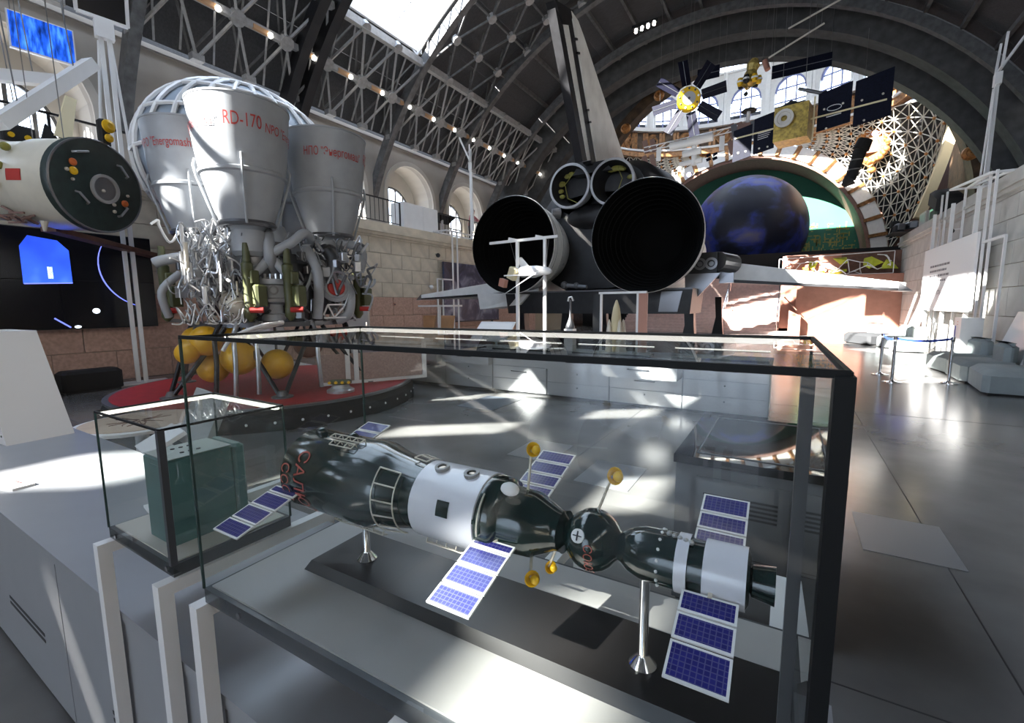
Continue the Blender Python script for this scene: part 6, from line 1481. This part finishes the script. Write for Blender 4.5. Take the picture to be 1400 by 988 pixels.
# curved grey modular sofas
def sofa(label, loc, rz, w, d, m='grey_fabric', backs=1, group=None):
    s_ = thing('sofa_module', label, 'sofa', loc, rz, group)
    pr = [];
    n = 10
    P = [(-w/2, -d/2), (w/2, -d/2)]+[(w/2, d/2), (-w/2, d/2)]
    MB().bevbox((0, 0, .25), (w, d, .42), .10).build('seat', m, s_, True)
    MB().bb(-w/2+.1, w/2-.1, -d/2+.1, d/2-.1, 0, .05).build('base', 'groove_dark', s_)
    for k in range(backs): MB().bevbox((-w/2+(k+.5)*w/backs, d/2-.14, .66), (w/backs*.62, .22, .40), .09).build('back_cushion', 'grey_fabric', s_, True)
    return s_
sofa('dark-fronted sofa at the foot of the red wall with one pale cushion', (2.9, 24.2, 0), rad(-62), 1.6, 1.0, 'dark_fabric')
sofa('grey sofa module next to the dark-fronted sofa', (3.6, 22.6, 0), rad(-80), 1.2, .9, backs=2)
sofa('grey sofa module facing the belt barrier', (3.7, 21.1, 0), rad(-90), 1.2, .9, backs=2)
sofa('grey sofa module beside the white terminal column', (3.75, 15.5, 0), rad(-84), 1.4, .95)
sofa('grey sofa module between the two other modules by the wall', (3.75, 14.0, 0), rad(-92), 1.4, .95)
sofa('grey sofa module at the open end of the wall row', (3.75, 12.5, 0), rad(-96), 1.5, .95)
# belt barrier
def stanchion(label, loc):
    s_ = thing('stanchion', label, 'stanchion', loc); MB().lathe([(.001, 0), (.17, 0), (.17, .012), (.06, .03), (.028, .06), (.028, .93), (.036, .94), (.036, 1.0), (.001, 1.0)], 20).build('post', 'chrome', s_, True); MB().cyl((0, 0, .9), (0, 0, .965), .034, n=12).build('belt_head', 'edge_band', s_); return s_
P_ = [(2.02, 12.75), (1.98, 14.0), (3.02, 13.1)]
for p, lb in zip(P_, ('chrome barrier post at the corner where two blue belts meet', 'chrome barrier post behind the corner post', 'chrome barrier post at the sofa end of the blue belt')): stanchion(lb, (*p, 0))
def belt(label, a, b):
    o = Vector((*a, .93)); d = Vector((b[0]-a[0], b[1]-a[1], 0)); mb = MB(); n_ = 10; nn_ = Vector((-d.y, d.x, 0)).normalized()*.001; q = []; e = d.normalized()*.036
    A_, B_ = [], []
    for i in range(n_+1):
        t = i/n_; sag = -.05*math.sin(PI*t); c = e+(d-2*e)*t+Vector((0, 0, sag)); A_.append((c+nn_, c-nn_)); B_.append((c+nn_+Vector((0, 0, .05)), c-nn_+Vector((0, 0, .05))))
    mb.slab(A_, B_); ob = mb.build('barrier_belt', 'belt_blue'); ob.location = o; tag(ob, label, 'belt')
belt('blue barrier belt stretched towards the sofas', P_[0], P_[2]); belt('short blue barrier belt joining the two neighbouring posts', P_[0], P_[1])
# equipment on the right gallery edge
for i, (x, y, w, h, m, lb) in enumerate(((5.15, 27.3, 1.2, .65, 'plaster_light', 'pale grey equipment box on the right gallery edge'), (5.15, 25.6, 1.0, .55, 'edge_band', 'dark grey console on the right gallery edge'))):
    b = thing('equipment_box', lb, 'equipment', (x, y, 5.02)); MB().bb(-.3, .3, -w/2, w/2, 0, h).build('case', m, b); MB().bb(-.31, -.3, -w/2+.1, w/2-.1, .1, h-.1).build('front', 'counter_grey' if i == 0 else 'groove_dark', b)
b = thing('stage_light', 'large black stage light on a yoke at the gallery edge', 'stage light', (4.9, 24.0, 5.02)); MB().bevbox((-.05, -.3, .55), (.8, 1.5, .55), .12, Matrix.Rotation(rad(20), 3, 'X')).build('housing', 'black_matte', b, True); MB().bb(-.2, .3, -.3, .3, 0, .08).build('base', 'black_matte', b); MB().bar((.1, 0, .05), (.1, -.1, .4), .1).build('yoke', 'black_matte', b)
b = thing('cable_tangle', 'dark bundle of floodlights at the far end of the right gallery', 'floodlights', (4.6, 29.2, 5.0))
rn = random.Random(4)
for k in range(7): MB().bevbox((rn.uniform(-.5, .3), rn.uniform(-.7, .7), .2+rn.uniform(-.05, .3)), (.35, .35, .3), .05, Matrix.Rotation(rn.uniform(0, 2), 3, 'Z')).build('floodlight', 'black_matte' if k % 2 else 'pipe_dark', b)
MB().bb(-.6, .4, -.9, .9, 0, .06).build('base', 'black_matte', b)
c = thing('security_camera', 'small black security camera on a white arm on the right wall', 'camera', (4.66, 20.7, 4.0)); MB().bar((.08, 0, .1), (-.2, 0, .1), .03).build('arm', 'white_paint', c); MB().sphere((-.22, 0, .05), .08, 10, 7).build('dome', 'black_matte', c, True)

# ================================================================== HANGING SATELLITES
def wires(h, pts, top): [MB().cyl(p, (p[0]+dx, p[1], top), .008, n=4).build('suspension_wire', 'steel_cable', h) for p, dx in pts]
# yellow-hubbed satellite with eight dark blue vanes
F = (-4.15, 21.5, 10.35); fs = thing('vane_satellite', 'satellite with a yellow round hub and eight dark blue vanes', 'satellite', F)
ax = Vector((.25, -.95, -.18)).normalized(); u_ = ax.cross(Vector((0, 0, 1))).normalized()*-1; w_ = u_.cross(ax)*-1
if w_.z < 0: w_ = -w_
hub = MB().lathe([(.001, .22), (.2, .22), (.42, .2), (.47, .1), (.47, -.25), (.3, -.4), (.001, -.4)], 32, (0, 0, 0), ax).build('hub', 'yellow_paint', fs, True)
MB().lathe([(.05, .235), (.26, .235), (.26, .222)], 24, (0, 0, 0), ax).build('hub_disc', 'drawer_grey', hub); MB().lathe([(.001, .245), (.05, .245), (.05, .23)], 12, (0, 0, 0), ax).build('hub_boss', 'ink_dark', hub)
for k in range(9):
    a = 2*PI*k/9+.2; MB().sphere(u_*.37*math.cos(a)+w_*.37*math.sin(a)+ax*.2, .045, 8, 5).build('hub_fitting', 'paper' if k % 3 == 0 else 'ink_dark', hub)
mat('vane_blue', (0.004, 0.0045, 0.014), 0.6, var=0.2, scale=10, spec=0.2)
for k in range(8):
    a = PI/4*k+rad(12); d = u_*math.cos(a)+w_*math.sin(a); t = u_*-math.sin(a)+w_*math.cos(a); t2 = (t*.9+ax*.35).normalized()*.20
    v_ = MB().prism([d*.52-t2, d*.52+t2, d*1.48+t2*1.1, d*1.48-t2*1.1], ax*.03).build('vane', 'vane_blue', fs)
    MB().bar(d*.45+ax*.035, d*1.46+ax*.04, .02).build('vane_spar', 'edge_band', v_)
wires(fs, (((.1, 0, .45), 0), ((-.1, 0, .45), .1), ((-1.2, 0, .1), 0)), 4.9)
# big satellite with two pairs of dark wings
G = (-0.25, 20.0, 8.05); gs2 = thing('winged_satellite', 'gold box satellite with two pairs of large dark solar panels', 'satellite', G)
Ry = Matrix.Rotation(rad(-10), 3, 'Z')
bd_ = MB().box((0, 0, 0), (1.05, .9, 1.15), Ry).build('body', 'satellite_gold', gs2)
MB().lathe([(.10, -.02), (.30, -.02), (.30, .05), (.22, .05), (.2, .02), (.10, .02)], 24, (-.28, -.48, .15), (-.17, -.98, 0)).build('dish_ring', 'plaster_light', bd_)
MB().lathe([(.001, .3), (.32, .12), (.34, .0), (.001, .0)], 24, (-.1, 0, .58)).build('top_dish', 'black_matte', gs2)
for nm_, dx, w, h0, h1 in (('inner', .72, .95, -.65, .70), ('outer', 1.75, .98, -.72, .80)):
    v = Ry @ Vector((dx, 0, 0)); e = Ry @ Vector((w, 0, 0))
    q = MB().prism([(v.x, v.y, h0+.25), (v.x+e.x, v.y+e.y, h0+.36), (v.x+e.x, v.y+e.y, h1+.30), (v.x, v.y, h1+.15)], (0, .04, 0)).build('solar_panel', 'satellite_panel', gs2)
    for fx, fz in ((.2, .3), (.75, .35), (.3, -.35)): MB().cyl((v.x+e.x*fx, v.y+e.y*fx-.01, fz), (v.x+e.x*fx, v.y+e.y*fx-.02, fz), .035, n=8).build('panel_stud', 'fine_rail', q)
    if nm_ == 'inner':
        for j in range(2): MB().bar((v.x+e.x*.28, v.y+e.y*.28-.012, .09-.07*j), (v.x+e.x*.72, v.y+e.y*.72-.012, .12-.07*j), .02, .03).build('panel_print', 'letter_pale', q)
        MB().tube([(v.x+e.x*.5+.2*math.cos(t), v.y+e.y*.5-.02-.034*math.cos(t), .28+.09*math.sin(t)) for t in [2*PI*j/20 for j in range(20)]], .012, 4, True).build('panel_emblem', 'letter_pale', q)
for dx, w, h0, h1 in ((-1.28, .70, -.62, .6), (-2.0, .66, -.75, .35)):
    v = Ry @ Vector((dx, 0, 0)); e = Ry @ Vector((w, 0, 0))
    q = MB().prism([(v.x, v.y, h0-.12), (v.x+e.x, v.y+e.y, h0), (v.x+e.x, v.y+e.y, h1+.05), (v.x, v.y, h1-.06)], (0, .04, 0)).build('solar_panel', 'satellite_panel', gs2)
    for fx in (.3, .7): MB().cyl((v.x+e.x*fx, v.y+e.y*fx-.01, -.55), (v.x+e.x*fx, v.y+e.y*fx-.02, -.55), .035, n=8).build('panel_stud', 'fine_rail', q)
    if dx > -1.5:
        for j in range(4): MB().bar((v.x+e.x*.2, v.y+e.y*.2-.01, -.02-.07*j), (v.x+e.x*(.85-.05*j), v.y+e.y*(.85-.05*j)-.01, .02-.07*j), .02, .015).build('print_line', 'letter_pale', q)
MB().bar(Ry @ Vector((-1.95, 0, 0)), Ry @ Vector((2.6, 0, .15)), .05).build('wing_spar', 'cream_beam', gs2)
MB().bar(Ry @ Vector((.62, 0, -.6)), Ry @ Vector((.62, 0, .8)), .05).build('wing_post', 'cream_beam', gs2)
wires(gs2, (((.3, 0, .6), 0), ((-.4, 0, .6), 0)), 7.3)
# orbital station model
I_ = (-4.85, 26.0, 9.95); st_ = thing('orbital_station_model', 'white orbital station model with dark radiator panels on a long truss', 'model', I_)
for k in range(12):
    p0 = Vector((-2.4+.4*k, 0, .0+.02*k)); p1 = p0+Vector((.4, 0, .02)); b = MB(); b.bar(p0, p1, .05); b.bar(p0+Vector((0, 0, .22)), p1+Vector((0, 0, .22)), .05); b.bar(p0, p1+Vector((0, 0, .22)), .035); b.build('truss_bay', 'white_paint', st_)
for c, L_, r_ in (((-.3, -.1, .0), 1.4, .2), ((.5, -.2, .05), 1.2, .22), ((.1, -.1, -.5), .9, .16)): MB().cyl(Vector(c)-Vector((L_/2, 0, 0)), Vector(c)+Vector((L_/2, 0, .05)), r_, n=14).build('module', 'white_gloss', st_)
MB().cyl((.2, 0, .0), (.2, 0, -1.1), .13, n=12).build('module', 'white_gloss', st_); MB().cyl((-.5, 0, -.95), (.6, 0, -.9), .12, n=10).build('module', 'white_gloss', st_)
for x in (-2.3, -1.9, 1.95, 2.3):
    for z in (-.65, .15): MB().box((x, 0, z+.1), (.26, .04, .7), Matrix.Rotation(rad(-14), 3, 'Y')).build('solar_array', 'brown_fabric', st_)
for x in (-1.6, 1.5): MB().bb(x-.12, x+.12, -.02, .02, -.6, .1).build('radiator', 'paper', st_)
for x in (.9, 1.2): 
    for j in range(2): MB().box((x+.02, -.1, -.75-.2*j), (.22, .03, .14), Matrix.Rotation(rad(-18), 3, 'Y')).build('solar_array', 'satellite_panel', st_)
wires(st_, (((-1.0, 0, .2), 0), ((1.5, 0, .2), 0)), 5.6)
# small boxy satellite with a dark dish
b = thing('dish_satellite', 'small grey box satellite topped by a dark dish', 'satellite', (-2.15, 23.6, 9.2)); MB().box((0, 0, 0), (.5, .5, .75)).build('body', 'brown_fabric', b); MB().cyl((.1, 0, .35), (.15, 0, .9), .08, n=10).build('mast', 'white_paint', b); MB().lathe([(.001, .1), (.25, .04), (.32, -.04), (.001, -.02)], 20, (.15, 0, .95)).build('dish', 'black_matte', b)
for x in (-.38, .38): MB().box((x, 0, .12), (.24, .04, .75), Matrix.Rotation(rad(-10), 3, 'Y')).build('side_panel', 'pipe_dark', b)
wires(b, (((0, 0, .37), 0),), 6.2)
mat('foil_yellow', (0.55, 0.42, 0.12), 0.4, metal=0.3, var=0.5, scale=9, bump=0.6, bscale=8)
# yellow and black lander hanging under the arch
b = thing('lander_model', 'yellow and black insect-like lander model hanging under the dome windows', 'model', (-2.2, 25.2, 12.0)); rn = random.Random(9)
MB().lathe([(.001, 1.0), (.16, .95), (.30, .7), (.22, .45), (.30, .25), (.1, .2)], 9, (0, 0, 0), (.2, 0, 1)).build('upper_stage', 'foil_yellow', b)
for k in range(7):
    a = 2*PI*k/7; MB().lathe([(.001, .18), (.10, .16), (.14, 0), (.10, -.16), (.001, -.18)], 14, (.40*math.cos(a), .40*math.sin(a), .0)).build('propellant_tank', 'black_matte' if k % 2 else 'yellow_paint', b, True); MB().lathe([(.142, -.04), (.148, 0), (.142, .04)], 12, (.40*math.cos(a), .40*math.sin(a), .0)).build('tank_band', 'paper', b)
MB().lathe([(.001, .25), (.3, .2), (.34, -.1), (.2, -.2), (.001, -.22)], 20).build('descent_stage', 'satellite_gold', b, True)
MB().cyl((.6, 0, .75), (.75, -.1, .3), .12, n=12).build('telescope', 'copper_panel', b); MB().bar((.2, 0, .5), (.62, 0, .72), .05).build('arm', 'fine_rail', b)
MB().tube([(0, 0, -.2), (-.15, -.05, -.7), (-.35, -.05, -1.2)], .02, 5).build('boom', 'white_paint', b); MB().sphere((-.1, -.1, -.55), .1, 8, 5).build('boom_head', 'black_matte', b)
wires(b, (((0, 0, .9), 0), ((.5, 0, .7), .2)), 3.55)
# flat dark panels hung beneath the dome
for i, (x, y, z, w) in enumerate(((-4.0, 25.2, 12.55, 1.0), (-.15, 24.5, 11.6, 2.2))):
    b = thing('suspended_array', ['dark suspended array behind the vaned satellite', 'wide dark suspended array under the dome windows'][i], 'array', (x, y, z)); MB().bb(-w/2, w/2, 0, .04, 0, .55).build('sheet', 'satellite_panel', b)
    MB().bb(-w/2, w/2, -.005, 0, .25, .28).build('seam', 'pipe_dark', b); wires(b, (((-w/2+.05, .02, .55), 0), ((w/2-.05, .02, .55), 0)), 15.3-z)
b = thing('rod_probe', 'thin dark rod probe hanging under the dome windows', 'probe', (.3, 25.0, 10.9)); MB().cyl((-.5, 0, .25), (.4, 0, -.15), .07, n=10).build('tube', 'pipe_dark', b); MB().sphere((.5, 0, -.2), .14, 10, 6).build('head', 'black_matte', b); wires(b, (((0, 0, .03), 0),), 4.4)
# black tall instrument in front of the lattice
b = thing('dark_telescope', 'tall black telescope-like apparatus hanging before the star lattice', 'telescope', (2.2, 26.5, 8.0)); MB().cyl((-.15, 0, -.7), (.15, 0, .55), .22, .26, n=16).build('tube', 'black_matte', b); MB().cyl((.15, 0, .55), (.3, 0, .95), .32, .28, n=16).build('hood', 'black_matte', b); MB().cyl((-.15, 0, -.7), (-.4, 0, -.95), .3, .1, n=12).build('tail', 'black_matte', b)
for z in (-.3, .1): MB().lathe([(.25, -.03), (.29, 0), (.25, .03)], 16, (0.12*z, 0, z)).build('clamp_ring', 'pipe_dark', b)
wires(b, (((.1, 0, .4), 0),), 5.6)
# thin white truss line below the vault
for i, (p, q) in enumerate((((-.6, 20.5, 11.6), (1.6, 20.5, 12.3)), ((-1.2, 20.8, 10.9), (.5, 20.8, 11.6)))):
    b = thing('rigging_bar', ['long thin rigging bar under the vault above the gold satellite', 'short thin rigging bar under the vault'][i], 'rigging', p); d = Vector(q)-Vector(p); MB().tube([(0, 0, 0), tuple(d)], .03, 6).build('bar', 'plaster_light', b); wires(b, (((.1, 0, .03), 0), (tuple(d*.95), 0)), 3.4)
